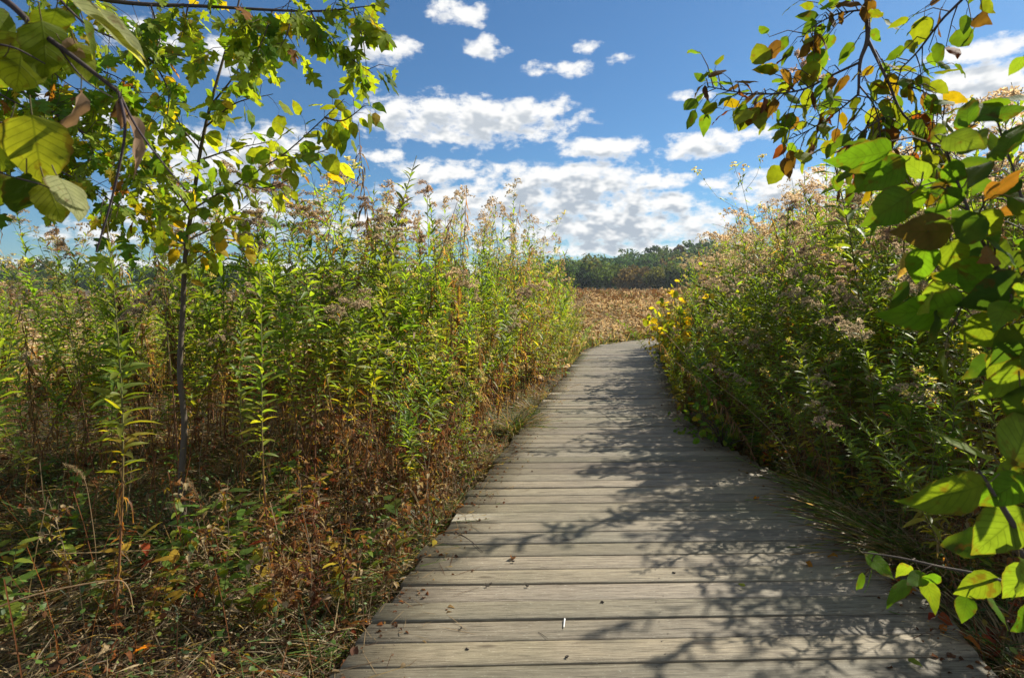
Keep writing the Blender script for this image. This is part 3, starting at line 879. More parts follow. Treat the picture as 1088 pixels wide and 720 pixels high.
# ------------------------------------------------------------------ woody plants near the camera
OV = [ovate(8, 0.29, 0.15, d, p=.6, q=1.05, ser=0.03, wave=w_) for d, w_ in ((.10, .015), (.28, .03), (.45, .04))]
OVR = [ovate(8, 0.42, 0.12, d, p=.5, q=.8, ser=0.04, wave=w_) for d, w_ in ((.12, .02), (.3, .03))]
MAP = [maple(d, c_, k) for k, (d, c_) in enumerate(((.1, .1), (.25, .2), (.4, .3), (.2, -.15)))]
WILT = [ovate(6, 0.16, 1.0, d, ser=0.05, wave=.06) for d in (.35, .7)]

def px_line(P, n=20):
    return smooth_line([at(*p) for p in P], n)

def leaves_on(mb, stems, line, r, step, size, pal, wts, protos, twig=(.05, .16), per=3, droop=.5, start=0.0, petiole=.3, pet_col=(0.12, 0.09, 0.03), face=None):
    """short side twigs along a branch, each with alternate leaves"""
    seg = np.linalg.norm(np.diff(line, axis=0), axis=1); cum = np.concatenate([[0], np.cumsum(seg)])
    s_ = start * cum[-1]
    Pn, Dn, Ls = [], [], []
    while s_ < cum[-1]:
        k = min(np.searchsorted(cum, s_, side='right') - 1, len(seg) - 1); f = (s_ - cum[k]) / seg[k]
        p = line[k] * (1 - f) + line[k + 1] * f; tg = unit(line[k + 1] - line[k])
        side = unit(np.cross(tg, r.normal(0, 1, 3)))
        d = unit(side + .7 * tg + np.array([0, 0, -.12 * droop]))
        tl = r.uniform(*twig)
        q = np.stack([p, p + d * tl * .5 + [0, 0, .01], p + d * tl + [0, 0, -.15 * tl * droop]])
        tube(stems, q, [.0018, .0014, .0009], 4, (0.07, 0.045, 0.03))
        for m_ in range(per):
            u = (m_ + 1) / per
            b_ = q[0] * (1 - u) + q[2] * u
            ld = unit(d * .7 + r.normal(0, .55, 3) + np.array([0, 0, -droop]))
            L = r.uniform(*size)
            e_ = b_ + ld * L * petiole
            tube(stems, np.stack([b_, (b_ + e_) / 2 + [0, 0, .002], e_]), .0008, 3, pet_col)
            Pn.append(e_); Dn.append(unit(ld + np.array([0, 0, -.25 * droop]))); Ls.append(L)
        s_ += step * r.uniform(.6, 1.4)
    Pn, Dn, Ls = np.array(Pn), np.array(Dn), np.array(Ls); n = len(Pn)
    up = np.tile([0, 0, 1.0], (n, 1)) + r.normal(0, .5, (n, 3))
    F = frames(Dn, up, r.normal(0, .5, n)) * Ls[:, None, None]
    cols = pick_cols(r, n, pal, wts, .75, 1.25)
    w_ = r.integers(0, len(protos), n)
    for k, pr_ in enumerate(protos):
        mb.scatter(pr_, F[w_ == k], Pn[w_ == k], cols[w_ == k])

def hero_leaves(mb, stems, rows, r, col_of):
    """single big leaves: photo position of base, of tip, depth at base, depth change, roll, proto, colour key"""
    for (bx, by, tx, ty_, d, dd, roll, pr_, ck) in rows:
        b_ = at(bx, by, d); t_ = at(tx, ty_, d + dd)
        D = t_ - b_; L = np.linalg.norm(D)
        upv = (CAM - b_)
        F = frames(D[None], upv[None], np.array([roll])) * L
        mb.scatter(pr_, F, b_[None], np.array([col_of[ck]]) * r.uniform(.9, 1.1))
        tube(stems, np.stack([b_ - D * .22 + [0, 0, .006], b_ - D * .1, b_]), .0011, 4, (0.11, 0.09, 0.03))

rw = np.random.default_rng(12)
# --- the sapling
SD = 3.3
trunk_px = [(199, 590), (196, 560), (193, 510), (196, 450), (191, 395), (194, 335), (197, 270), (205, 215), (213, 160), (224, 110), (238, 60), (252, 10), (262, -40)]
base = at(196, 560, SD); 
sap = thing('sapling', 'slender young tree with oval green leaves standing by itself among the goldenrod', 'tree', (base[0], base[1], float(gz(base[0], base[1]))))
def rel(mb, o, mat, name, smooth=True):
    """build a part whose points were laid out in the world under a thing"""
    ob = mb.build(name, mat, o, smooth)
    ob.location = -np.array(o.location)
    return ob
tr, br, fo = MB(), MB(), MB()
ln = px_line([(p[0], p[1], SD) for p in trunk_px], 40)
ln[0, 2] = min(ln[0, 2], float(gz(base[0], base[1])) - .05)
tube(tr, ln, np.interp(np.linspace(0, 1, 40), [0, .06, .4, 1], [.036, .019, .014, .004]), 8, (0.085, 0.064, 0.045))
rel(tr, sap, M_bark, 'trunk')
SB = [[(205, 222, 3.3), (250, 195, 3.22), (300, 165, 3.15), (345, 125, 3.1), (366, 105, 3.08)],
      [(213, 170, 3.3), (250, 158, 3.35), (292, 150, 3.4)],
      [(224, 112, 3.3), (252, 75, 3.25), (268, 30, 3.2)],
      [(203, 225, 3.3), (175, 185, 3.35), (150, 152, 3.4)],
      [(199, 262, 3.3), (168, 240, 3.2), (148, 226, 3.15)],
      [(199, 255, 3.3), (235, 238, 3.4), (268, 214, 3.45)],
      [(197, 285, 3.3), (220, 268, 3.2), (250, 255, 3.1)],
      [(213, 160, 3.3), (190, 130, 3.2), (180, 95, 3.15)],
      [(238, 60, 3.3), (262, 50, 3.35), (300, 45, 3.3)],
      [(300, 165, 3.15), (320, 168, 3.1), (350, 158, 3.05)], [(345, 125, 3.1), (365, 128, 3.05), (388, 112, 3.0)], [(250, 195, 3.22), (280, 200, 3.2), (312, 190, 3.15)], [(218, 135, 3.3), (250, 110, 3.2), (290, 100, 3.15)]]
for k, b_ in enumerate(SB):
    L_ = px_line(b_, 16)
    tube(br, L_, np.linspace(.006, .0018, 16), 5, (0.10, 0.075, 0.055))
    leaves_on(fo, br, L_, rw, .034, (.065, .115), [LIME * 1.15, GREEN * 1.3, LIME * 1.2, YEL], [.42, .36, .16, .06 if k not in (4, 5, 6) else .35], OV + OVR, twig=(.03, .12), per=2, droop=.35)
rel(br, sap, M_bark, 'branches'); rel(fo, sap, M_tree, 'foliage')
# --- maple whose limbs hang into view
mt = thing('maple_tree', 'maple with lobed yellow-green leaves hanging over the sapling', 'tree', (-4.3, 2.9, float(gz(-4.3, 2.9))))
tr, br, fo = MB(), MB(), MB()
ln = smooth_line([(-4.3, 2.9, -.3), (-4.28, 2.92, 1.2), (-4.2, 2.9, 2.6), (-4.25, 3.0, 4.2), (-4.2, 3.05, 5.6)], 20)
tube(tr, ln, np.linspace(.11, .035, 20), 10, (0.12, 0.105, 0.09))
rel(tr, mt, M_bark, 'trunk')
A0 = np.array([-4.22, 2.92, 2.3]); A1 = np.array([-4.22, 2.92, 2.05])
limb1 = smooth_line([A0, at(-60, -35, 2.95), at(110, 0, 2.9), at(220, 7, 2.8), at(330, 12, 2.7), at(398, 6, 2.65)], 40)
limb2 = smooth_line([A1, at(-70, 60, 2.8), at(40, 110, 2.75), at(100, 150, 2.7), at(150, 190, 2.7), at(172, 218, 2.7)], 36)
limb3 = smooth_line([A1 - [0, 0, .2], at(-70, 150, 2.7), at(30, 170, 2.6), at(90, 195, 2.6), at(130, 222, 2.6)], 30)
limb4 = smooth_line([limb1[12], at(90, 25, 2.8), at(150, 55, 2.75), at(178, 95, 2.7), at(175, 140, 2.7)], 26)
for L_, r0 in ((limb1, .016), (limb2, .012), (limb3, .010), (limb4, .007)):
    tube(br, L_, np.linspace(r0, .002, len(L_)), 6, (0.075, 0.055, 0.045))
mp_pal = [LIME, GREEN, LIME * 1.35, YEL * .8, RUST * 1.3]; mp_w = [.45, .28, .17, .07, .03]
for L_, st_, stp in ((limb1, .32, .06), (limb2, .3, .02), (limb3, .3, .022), (limb4, 0, .035)):
    leaves_on(fo, br, L_, rw, stp, (.045, .09), mp_pal, mp_w, MAP, twig=(.08, .30), per=3, droop=.8, start=st_)
for pts_ in ([(255, 8, 2.8), (250, 30, 2.75), (244, 52, 2.7)], [(290, 10, 2.75), (282, 35, 2.7), (274, 56, 2.65)], [(330, 12, 2.7), (350, 45, 2.65), (378, 66, 2.6), (396, 78, 2.6)],
             [(200, 5, 2.8), (196, 26, 2.8), (190, 44, 2.75)], [(60, 20, 2.9), (80, 60, 2.85), (130, 85, 2.8), (160, 110, 2.8)], [(375, 8, 2.7), (385, 40, 2.65), (388, 60, 2.65)], [(310, 10, 2.7), (306, 34, 2.7), (298, 50, 2.7)], [(20, 30, 2.8), (60, 80, 2.8), (110, 110, 2.8)],
             [(0, 100, 2.7), (50, 130, 2.7), (80, 180, 2.7)], [(160, 5, 2.8), (170, 40, 2.8), (160, 60, 2.75)]):
    L_ = px_line(pts_, 14)
    tube(br, L_, np.linspace(.0045, .0014, 14), 5, (0.075, 0.055, 0.045))
    leaves_on(fo, br, L_, rw, .042, (.05, .10), mp_pal, mp_w, MAP, twig=(.05, .19), per=3, droop=.85)
rel(br, mt, M_bark, 'limbs'); rel(fo, mt, M_tree, 'foliage')

# --- broad-leaved shrub just beside the camera on the sapling side
bs = thing('broadleaf_shrub', 'shrub with big veined heart-shaped leaves close by on a bare dark branch', 'shrub', (-1.25, .55, float(gz(-1.25, .55))))
br, fo, wl = MB(), MB(), MB()
ln = smooth_line([(-1.25, .55, -.25), (-1.22, .56, .6), (-1.12, .6, 1.5), (-.95, .68, 2.05), at(-60, -40, .86), at(5, 0, .85), at(40, 32, .85), at(85, 66, .84), at(126, 98, .84)], 50)
tube(br, ln, np.interp(np.linspace(0, 1, 50), [0, .6, 1], [.012, .005, .0026]), 8, (0.04, 0.026, 0.026))
for p_, r0 in (([(126, 98, .84), (133, 135, .84), (126, 180, .845), (115, 225, .85), (102, 268, .85)], .0024),
               ([(126, 98, .84), (145, 135, .85), (172, 172, .86), (200, 205, .87)], .0020), ([(-20, 44, .8), (12, 50, .81), (30, 58, .82), (48, 68, .83)], .0016),
               ([(60, 48, .845), (90, 85, .87), (120, 104, .9)], .0014), ([(-30, 165, .82), (5, 185, .83), (40, 195, .83), (60, 203, .84)], .0016), ([(-25, 120, .8), (0, 130, .82), (20, 128, .84)], .0016)):
    L_ = px_line(p_, 16); tube(br, L_, np.linspace(r0, r0 * .5, 16), 6, (0.05, 0.033, 0.04))
cx = {'lime': np.array([.20, .24, .03]), 'green': np.array([.11, .16, .024]), 'dark': np.array([.035, .068, .014]), 'pale': np.array([.30, .33, .16]), 'yel': np.array([.33, .25, .03]), 'brown': np.array([.085, .055, .022]), 'tan': np.array([.30, .21, .13]), 'vivid': np.array([.070, .135, .014]), 'vlime': np.array([.105, .145, .018])}
B0 = ovate(12, .46, .12, .10, p=.42, q=.75, ser=.035, wave=.012); B1 = ovate(12, .42, .22, .25, p=.42, q=.8, ser=.035, wave=.03); B2 = ovate(12, .2, .6, .12, ser=.03, wave=.02)
hero_leaves(fo, br, [
    (26, 36, 18, 98, .84, .01, .2, B0, 'lime'), (44, 22, 56, 88, .83, .04, .5, B1, 'green'), (34, 122, 44, 194, .83, .02, -.2, B0, 'lime'),
    (10, 128, -20, 190, .83, .0, .3, B1, 'green'), (28, 184, 26, 232, .84, .03, .6, B1, 'dark'), (62, 188, 92, 226, .84, -.01, 1.0, B1, 'pale'),
    (48, 192, 70, 238, .85, .03, .3, B1, 'lime'), (70, -4, 162, 66, .80, .06, 1.2, B2, 'pale'), (104, 10, 160, 62, .82, .05, 1.1, B2, 'pale'), (80, 46, 98, 88, .86, .03, .5, B1, 'lime'),
    (88, 20, 104, 66, .84, .05, 1.1, B2, 'green'), (-10, 10, 20, 40, .82, .03, .5, B1, 'green'), (60, 8, 50, 50, .85, .04, .6, B1, 'green'), (0, 185, 2, 225, .85, .03, .4, B1, 'green'), (5, 60, -25, 100, .83, .03, .4, B1, 'green')], rw, cx)
hero_leaves(wl, br, [
    (126, 104, 132, 138, .84, .01, .3, WILT[0], 'tan'), (134, 120, 166, 170, .85, .01, .9, WILT[1], 'tan'), (86, 96, 82, 150, .85, .01, .8, WILT[1], 'tan'), (128, 106, 122, 136, .84, .02, .3, WILT[1], 'brown'), (66, 44, 92, 60, .85, .02, .4, B1, 'tan')], rw, cx)
rel(br, bs, M_bark, 'branches'); rel(fo, bs, M_broad, 'foliage'); rel(wl, bs, M_dry, 'withered_leaves')

# --- tree whose limb drops into view top right with leaves turning red and brown
dt = thing('dogwood_tree', 'small tree whose drooping branch bears green leaves turning red and brown', 'tree', (2.25, 1.25, float(gz(2.25, 1.25))))
tr, br, fo, wl = MB(), MB(), MB(), MB()
ln = smooth_line([(2.25, 1.25, -.25), (2.22, 1.27, .9), (2.1, 1.3, 1.9), (1.95, 1.36, 2.75), (1.9, 1.4, 3.7)], 20)
tube(tr, ln, np.linspace(.055, .02, 20), 10, (0.12, 0.10, 0.085)); rel(tr, dt, M_bark, 'trunk')
main = smooth_line([ln[13], (1.6, 1.45, 2.75), at(960, -70, 1.55), at(924, -10, 1.55), at(922, 40, 1.55), at(914, 66, 1.55), at(912, 102, 1.55)], 40)
tube(br, main, np.linspace(.013, .003, 40), 7, (0.075, 0.055, 0.05))
DB = [([(922, 42, 1.55), (944, 88, 1.52), (957, 118, 1.5), (985, 150, 1.5), (1000, 190, 1.5)], .0045),
      ([(914, 66, 1.55), (884, 80, 1.58), (850, 96, 1.6), (800, 100, 1.62), (752, 92, 1.65)], .0038),
      ([(912, 100, 1.55), (885, 122, 1.58), (860, 138, 1.6), (838, 148, 1.62)], .0028),
      ([(1045, -50, 1.4), (1030, -10, 1.42), (1000, 22, 1.45), (975, 55, 1.5), (955, 75, 1.5)], .0045),
      ([(957, 118, 1.5), (930, 130, 1.5), (905, 150, 1.52), (890, 175, 1.55)], .0028),
      ([(922, 10, 1.55), (890, 15, 1.6), (862, 30, 1.62), (850, 45, 1.62)], .0028), ([(944, 88, 1.52), (975, 95, 1.5), (1005, 110, 1.48)], .0025), ([(912, 90, 1.55), (930, 115, 1.52), (935, 150, 1.5), (925, 180, 1.5)], .0025), ([(985, 150, 1.5), (960, 165, 1.5), (945, 195, 1.5)], .0022)]
tl = smooth_line([ln[14], at(1130, -90, 1.45), at(1045, -50, 1.4)], 14); tube(br, tl, np.linspace(.008, .0045, 14), 6, (0.075, 0.055, 0.05))
dpal = [GREEN * .9, LIME * .8, np.array([.10, .055, .02]), YEL * .45, BROWN * .9, np.array([.13, .035, .018])]; dw = [.38, .34, .10, .06, .07, .05]
for k, (p_, r0) in enumerate(DB):
    L_ = px_line(p_, 16); tube(br, L_, np.linspace(r0, r0 * .4, 16), 5, (0.075, 0.055, 0.05))
    leaves_on(fo, br, L_, rw, .011 if k in (1, 2, 5) else .017, (.038, .07), dpal, dw, OV + OVR[:1], twig=(.02, .11), per=2, droop=.45, start=.12)
    if k in (1, 2, 4, 7):
        leaves_on(wl, br, L_, rw, .08, (.03, .06), [RUST, BROWN, TAN], [.5, .3, .2], WILT, twig=(.02, .06), per=2, droop=.9, start=.3)
leaves_on(fo, br, main[16:], rw, .03, (.04, .075), dpal, dw, OV, twig=(.02, .08), per=2, droop=.4)
rel(br, dt, M_bark, 'branches'); rel(fo, dt, M_tree, 'foliage'); rel(wl, dt, M_dry, 'withered_leaves')

# --- leafy shrub close by at the frame's edge across from the sapling
ls = thing('leafy_shrub', 'shrub with large bright green pointed leaves reaching over the boardwalk corner', 'shrub', (1.80, .72, float(gz(1.80, .72))))
br, fo = MB(), MB()
ln = smooth_line([(1.80, .72, -.25), (1.74, .74, .45), (1.40, .76, .95), at(1110, 400, .82), at(1078, 310, .82), at(1058, 282, .82), at(1036, 240, .82), at(1016, 190, .83), at(1000, 150, .84)], 44)
tube(br, ln, np.interp(np.linspace(0, 1, 44), [0, .4, 1], [.009, .0034, .0015]), 7, (0.07, 0.055, 0.045))
ln2 = smooth_line([(1.80, .72, -.1), (1.5, .72, .35), at(1120, 620, .8), at(1085, 570, .78), at(1060, 530, .77), at(1040, 500, .77)], 26)
tube(br, ln2, np.linspace(.008, .002, 26), 6, (0.07, 0.055, 0.045))
ln3 = smooth_line([ln2[8], at(1130, 700, .9), at(1095, 640, .95), at(1060, 615, 1.0), at(1000, 602, 1.08), at(955, 592, 1.18), at(914, 586, 1.26)], 24)
tube(br, ln3, np.linspace(.004, .0014, 24), 5, (0.07, 0.055, 0.045))
ln4 = smooth_line([ln[24], at(1120, 360, .8), at(1085, 330, .78), at(1040, 315, .78), at(985, 330, .8)], 20)
tube(br, ln4, np.linspace(.004, .0012, 20), 5, (0.07, 0.055, 0.045))
G0 = ovate(12, .33, .16, .2, p=.6, q=1.15, ser=.02, wave=.012); G1 = ovate(12, .28, .35, .3, p=.6, q=1.1, ser=.02, wave=.03); G2 = ovate(12, .24, .7, .2, ser=.02, wave=.02)
hero_leaves(fo, br, [
    (946, 160, 890, 178, .85, -.02, .6, G1, 'vivid'), (962, 172, 922, 200, .84, -.02, .3, G1, 'vivid'), (968, 206, 922, 238, .82, -.01, .2, G0, 'vivid'), (978, 196, 966, 236, .83, .02, .4, G1, 'vivid'),
    (1012, 246, 952, 245, .80, .0, -.15, G0, 'brown'), (1010, 256, 1020, 298, .81, .02, .3, G0, 'vlime'), (984, 260, 976, 306, .81, .03, .3, G0, 'vivid'), (1046, 222, 1056, 262, .82, .02, .25, G0, 'vlime'),
    (1020, 210, 1042, 150, .84, .05, .8, G1, 'dark'), (1066, 170, 1074, 122, .82, .03, .7, G1, 'vivid'), (1036, 130, 1064, 98, .84, .02, .4, G0, 'vivid'), (1028, 136, 1024, 98, .84, .02, .5, G1, 'vivid'),
    (1030, 150, 1056, 140, .84, .02, .3, G0, 'green'), (1088, 60, 1072, 82, .84, .02, .3, G0, 'green'), (1020, 322, 950, 346, .78, -.03, .8, G1, 'vivid'), (1090, 300, 1026, 326, .76, .0, .4, G0, 'dark'),
    (1042, 312, 1016, 290, .78, .0, .4, G1, 'vivid'), (1032, 335, 1062, 374, .80, .02, .2, G0, 'vlime'), (1094, 345, 1056, 392, .76, .02, .5, G0, 'dark'), (1098, 380, 1046, 432, .77, .02, .7, G1, 'green'), (1084, 410, 1092, 460, .78, .02, .4, G0, 'dark'),
    (1046, 514, 974, 544, .76, -.02, .75, G1, 'vlime'), (1092, 506, 1040, 540, .75, .02, .35, G0, 'vivid'), (1090, 540, 1034, 592, .77, .02, .2, G0, 'green'), (1062, 492, 1094, 520, .77, .0, .3, G0, 'vlime'), 
    (1062, 614, 1016, 634, 1.0, .02, .4, G0, 'vlime'), (1100, 600, 1068, 640, .9, .02, .4, G0, 'green'), (918, 588, 956, 612, 1.25, -.03, .6, G1, 'vivid'), (1000, 612, 976, 620, 1.05, .02, .6, G1, 'vivid'),
    (996, 190, 1000, 214, .83, .02, .4, G1, 'dark'), (1022, 200, 994, 228, .82, .02, .3, G0, 'vivid'), (1050, 262, 1086, 290, .82, .02, .5, G0, 'green'), (1008, 300, 986, 290, .82, .02, .2, G0, 'vlime'), (960, 268, 958, 300, .85, .02, .9, G2, 'tan'), (1030, 238, 1010, 226, .8, .02, .4, G1, 'dark'),
    (1086, 190, 1050, 214, .8, .03, .5, G1, 'dark'), (1090, 225, 1062, 210, .8, .03, .5, G1, 'dark'), (1000, 150, 990, 128, .84, .02, .4, G1, 'green'), (955, 175, 930, 160, .86, .02, .5, G1, 'green')], rw, cx)
lpal = [cx['vivid'], cx['dark'], cx['green'], cx['vlime'], RUST]; lw = [.42, .27, .17, .10, .04]
leaves_on(fo, br, ln[18:], rw, .020, (.038, .070), lpal, lw, [G0, G1], twig=(.03, .10), per=2, droop=.35)
leaves_on(fo, br, ln4[2:], rw, .035, (.04, .07), lpal, lw, [G0, G1], twig=(.02, .07), per=2, droop=.4)
leaves_on(fo, br, ln2[12:], rw, .07, (.06, .11), lpal, lw, [G0, G1], twig=(.02, .07), per=2, droop=.4)
ln5 = smooth_line([ln[18], at(1125, 330, .9), at(1096, 250, .92), at(1080, 190, .94), at(1066, 150, .95)], 22)
tube(br, ln5, np.linspace(.004, .0014, 22), 5, (0.07, 0.055, 0.045))
leaves_on(fo, br, ln3[4:], rw, .07, (.045, .08), lpal, lw, [G0, G1], twig=(.02, .06), per=2, droop=.3)
leaves_on(fo, br, ln5[2:], rw, .020, (.038, .070), lpal, lw, [G0, G1], twig=(.03, .09), per=2, droop=.35)
rel(br, ls, M_bark, 'branches'); rel(fo, ls, M_broad, 'foliage')

# --- shrub with yellow leaves far along the boardwalk
def shrub(name, label, cat, x, y, H, W, n_st, pal, wts, size, seed, group=None, per=2, step=.07):
    r = np.random.default_rng(seed)
    o = thing(name, label, cat, (x, y, float(gz(x, y))), 0, group)
    br, fo = MB(), MB()
    for k in range(n_st):
        a_ = r.uniform(0, 2 * PI); q = r.uniform(.3, 1) * W; h = H * r.uniform(.6, 1.05)
        L_ = smooth_line([(0, 0, -.05), (q * .25 * math.cos(a_), q * .25 * math.sin(a_), h * .5), (q * math.cos(a_), q * math.sin(a_), h * .95 - .15 * q)], 14)
        tube(br, L_, np.linspace(.008, .002, 14), 5, (0.09, 0.065, 0.05))
        leaves_on(fo, br, L_, r, step, size, pal, wts, OV + OVR, twig=(.06, .22), per=per, droop=.4, start=.2)
    br.build('branches', M_bark, o); fo.build('foliage', M_tree, o)
    return o
shrub('yellow_shrub', 'shrub with bright yellow leaves leaning over the far boardwalk', 'shrub', 2.42, 8.1, 1.75, .7, 24, [YEL * 1.25, YEL, LIME * 1.2, GREEN], [.42, .15, .28, .15], (.07, .12), 41)
shrub('green_shrub', 'low green shrub spilling onto the boardwalk just before the yellow one', 'shrub', 2.55, 6.6, .8, .55, 14, [GREEN, LIME, DKG * 1.3, YEL * .6], [.5, .3, .15, .05], (.05, .09), 42)
shrub('tall_shrub', 'tall shrub with small dark green and yellow leaves behind the yellow one', 'shrub', 3.4, 9.4, 2.4, .5, 13, [GREEN * .8, LIME, YEL, BROWN], [.4, .25, .2, .15], (.05, .08), 43)

shrub('green_shrub', 'leafy green shrub leaning over the planks nearer than the low one', 'shrub', 1.95, 5.2, .6, .5, 12, [GREEN, LIME, DKG * 1.3, YEL * .6], [.45, .3, .15, .1], (.045, .08), 44)
shrub('yellow_shrub', 'thin shrub with yellow-green leaves at the far bend of the boardwalk', 'shrub', 2.95, 10.6, 1.2, .6, 12, [LIME, GREEN, YEL, LIME * 1.2], [.4, .3, .15, .15], (.06, .10), 45)
# ------------------------------------------------------------------ small weeds, straws and fallen leaves
def weed(seed, H, n, pal, wts, L=(.05, .11)):
    r = np.random.default_rng(seed); st, lf = MB(), MB()
    t = np.linspace(0, 1, 8)[:, None]
    C = np.concatenate([r.normal(0, .12, 2) * H * t ** 2, H * t], 1)
    tube(st, C, np.linspace(.003, .001, 8), 5, (0.12, 0.085, 0.03))
    tl = np.linspace(.15, 1, n); P = curve_eval(C, tl); az = np.arange(n) * 2.4 + r.normal(0, .3, n)
    el = np.radians(r.uniform(-5, 45, n)); D = np.stack([np.cos(az) * np.cos(el), np.sin(az) * np.cos(el), np.sin(el)], 1)
    lf.scatter(ovate(6, .2, .25, .3, ser=.02), frames(D, roll=r.normal(0, .3, n)) * r.uniform(*L, (n, 1, 1)), P, pick_cols(r, n, pal, wts))
    return st.mesh('stem', M_stem), lf.mesh('foliage', M_leaf)
WEED = {'green': weed(61, .34, 16, [LIME, GREEN], [.6, .4]), 'yellow': weed(62, .28, 12, [YEL, LIME, YEL * 1.2], [.5, .3, .2]), 'red': weed(63, .38, 13, [RUST * np.array([1.6, .7, .6]), YEL, RUST], [.5, .2, .3])}
rv = np.random.default_rng(64)
wl_ = [('green', 432, 545, 'beside the planks in front of the sapling'), ('yellow', 440, 535, 'beside the planks in front of the sapling'), ('green', 497, 500, 'by the boardwalk edge near the front stalks'), ('green', 395, 610, 'in the dry grass by the nearest planks'), ('yellow', 370, 640, 'in the dry grass by the nearest planks'),
       ('green', 420, 598, 'in the dry grass by the nearest planks'), ('yellow', 568, 446, 'overhanging the boardwalk farther along'), ('green', 320, 470, 'among the stems near the sapling'), ('green', 300, 520, 'among the stems near the sapling'), ('red', 385, 510, 'among the russet stems near the planks'), ('red', 410, 480, 'among the russet stems near the planks'),
       ('yellow', 330, 560, 'in the low growth before the russet stems'), ('green', 250, 600, 'in the low growth before the russet stems'), ('green', 120, 560, 'in the shade before the sapling'), ('green', 60, 610, 'in the shade before the sapling'), ('green', 760, 470, 'by the planks across from the sapling'), ('green', 735, 440, 'by the planks across from the sapling'), ('yellow', 742, 450, 'by the planks across from the sapling'), ('red', 815, 500, 'by the planks across from the sapling'), ('green', 1030, 640, 'beside the nearest corner of the planks'), ('red', 1055, 690, 'beside the nearest corner of the planks')]
for k in range(30):
    wl_.append((['green', 'green', 'green', 'green', 'red', 'yellow'][rv.integers(0, 6)], rv.uniform(0, 360), rv.uniform(520, 690), 'in the low growth before the sapling'))
for k in range(28):
    t = rv.uniform(.0, 1); wl_.append((['green', 'green', 'yellow'][rv.integers(0, 3)], 960 - 235 * t, 590 - 150 * t, 'by the planks across from the sapling'))
for kd, px, py, w_ in wl_:
    ray = at(px, py, 1.0) - CAM; d = (CAM[2] + .12) / -ray[2]
    p = CAM + ray * d
    if edge_l(p[1]) - .04 < p[0] < edge_r(p[1]) + .04:
        p[0] = edge_l(p[1]) - .06 if p[0] < edge_l(p[1]) + 1.2 else edge_r(p[1]) + .08
    t_ = thing('weed_plant', {'green': 'small green broad-leaved weed ', 'yellow': 'small yellow-leaved weed ', 'red': 'small weed with reddened leaves '}[kd] + w_, 'weed', (p[0], p[1], float(gz(p[0], p[1]))), rv.uniform(0, 6), 'small weeds beside the boardwalk')
    s_ = rv.uniform(.75, 1.25); t_.scale = (s_, s_, s_)
    link(bpy.data.objects.new('stem', WEED[kd][0]), t_); link(bpy.data.objects.new('foliage', WEED[kd][1]), t_)

# bent straws and foxtail heads in the foreground
def straw(name, label, P, r0, col, group=None, head=False):
    L_ = smooth_line([at(*p) for p in P], 22)
    o = thing(name, label, 'dry grass', tuple(L_[0]), 0, group)
    b_ = MB(); tube(b_, L_, np.linspace(r0, r0 * .45, 22), 6, col); rel(b_, o, M_dry, 'stalk')
    if head:
        h = MB(); r = np.random.default_rng(5)
        q = np.repeat(L_[13:], 14, axis=0) + r.normal(0, .004, (14 * 9, 3))
        d_ = unit(np.gradient(L_, axis=0)[13:]).repeat(14, axis=0) + r.normal(0, .5, (126, 3))
        h.scatter(lance(2, .07, .3, .1), frames(d_) * r.uniform(.012, .02, (126, 1, 1)), q, np.array(TAN) * r.uniform(.7, 1.2, (126, 1)))
        rel(h, o, M_fluff, 'seed_head')
straw('bent_straw', 'long pale straw bowed low across the dark foreground grass', [(-25, 655, 2.05), (10, 640, 2.05), (60, 626, 2.1), (120, 616, 2.15), (136, 624, 2.15), (142, 650, 2.15)], .0035, TAN * 1.25)
straw('fallen_straw', 'straight thin straw lying across the grass before the sapling', [(60, 588, 2.5), (120, 586, 2.55), (160, 584, 2.6), (196, 582, 2.65)], .0026, TAN)
straw('foxtail_grass', 'dry foxtail with a drooping tan head left of the sapling trunk'.replace('left of', 'some way off'), [(100, 640, 2.7), (102, 590, 2.7), (96, 540, 2.7), (90, 510, 2.7), (80, 498, 2.7), (70, 494, 2.7)], .0022, TAN, 'foxtails', True)
straw('foxtail_grass', 'dry foxtail with an upright tan head right against the sapling foot'.replace('right against', 'close to'), [(222, 600, 2.9), (218, 565, 2.9), (214, 540, 2.9), (206, 520, 2.9), (200, 510, 2.9)], .0022, TAN * .9, 'foxtails', True)
straw('bent_twig', 'long thin bare twig slanting over grass toward the shaded planks', [(705, 352, 7.0), (740, 390, 5.6), (790, 430, 4.6), (830, 470, 3.9), (850, 510, 3.5)], .0045, TAN * .8)

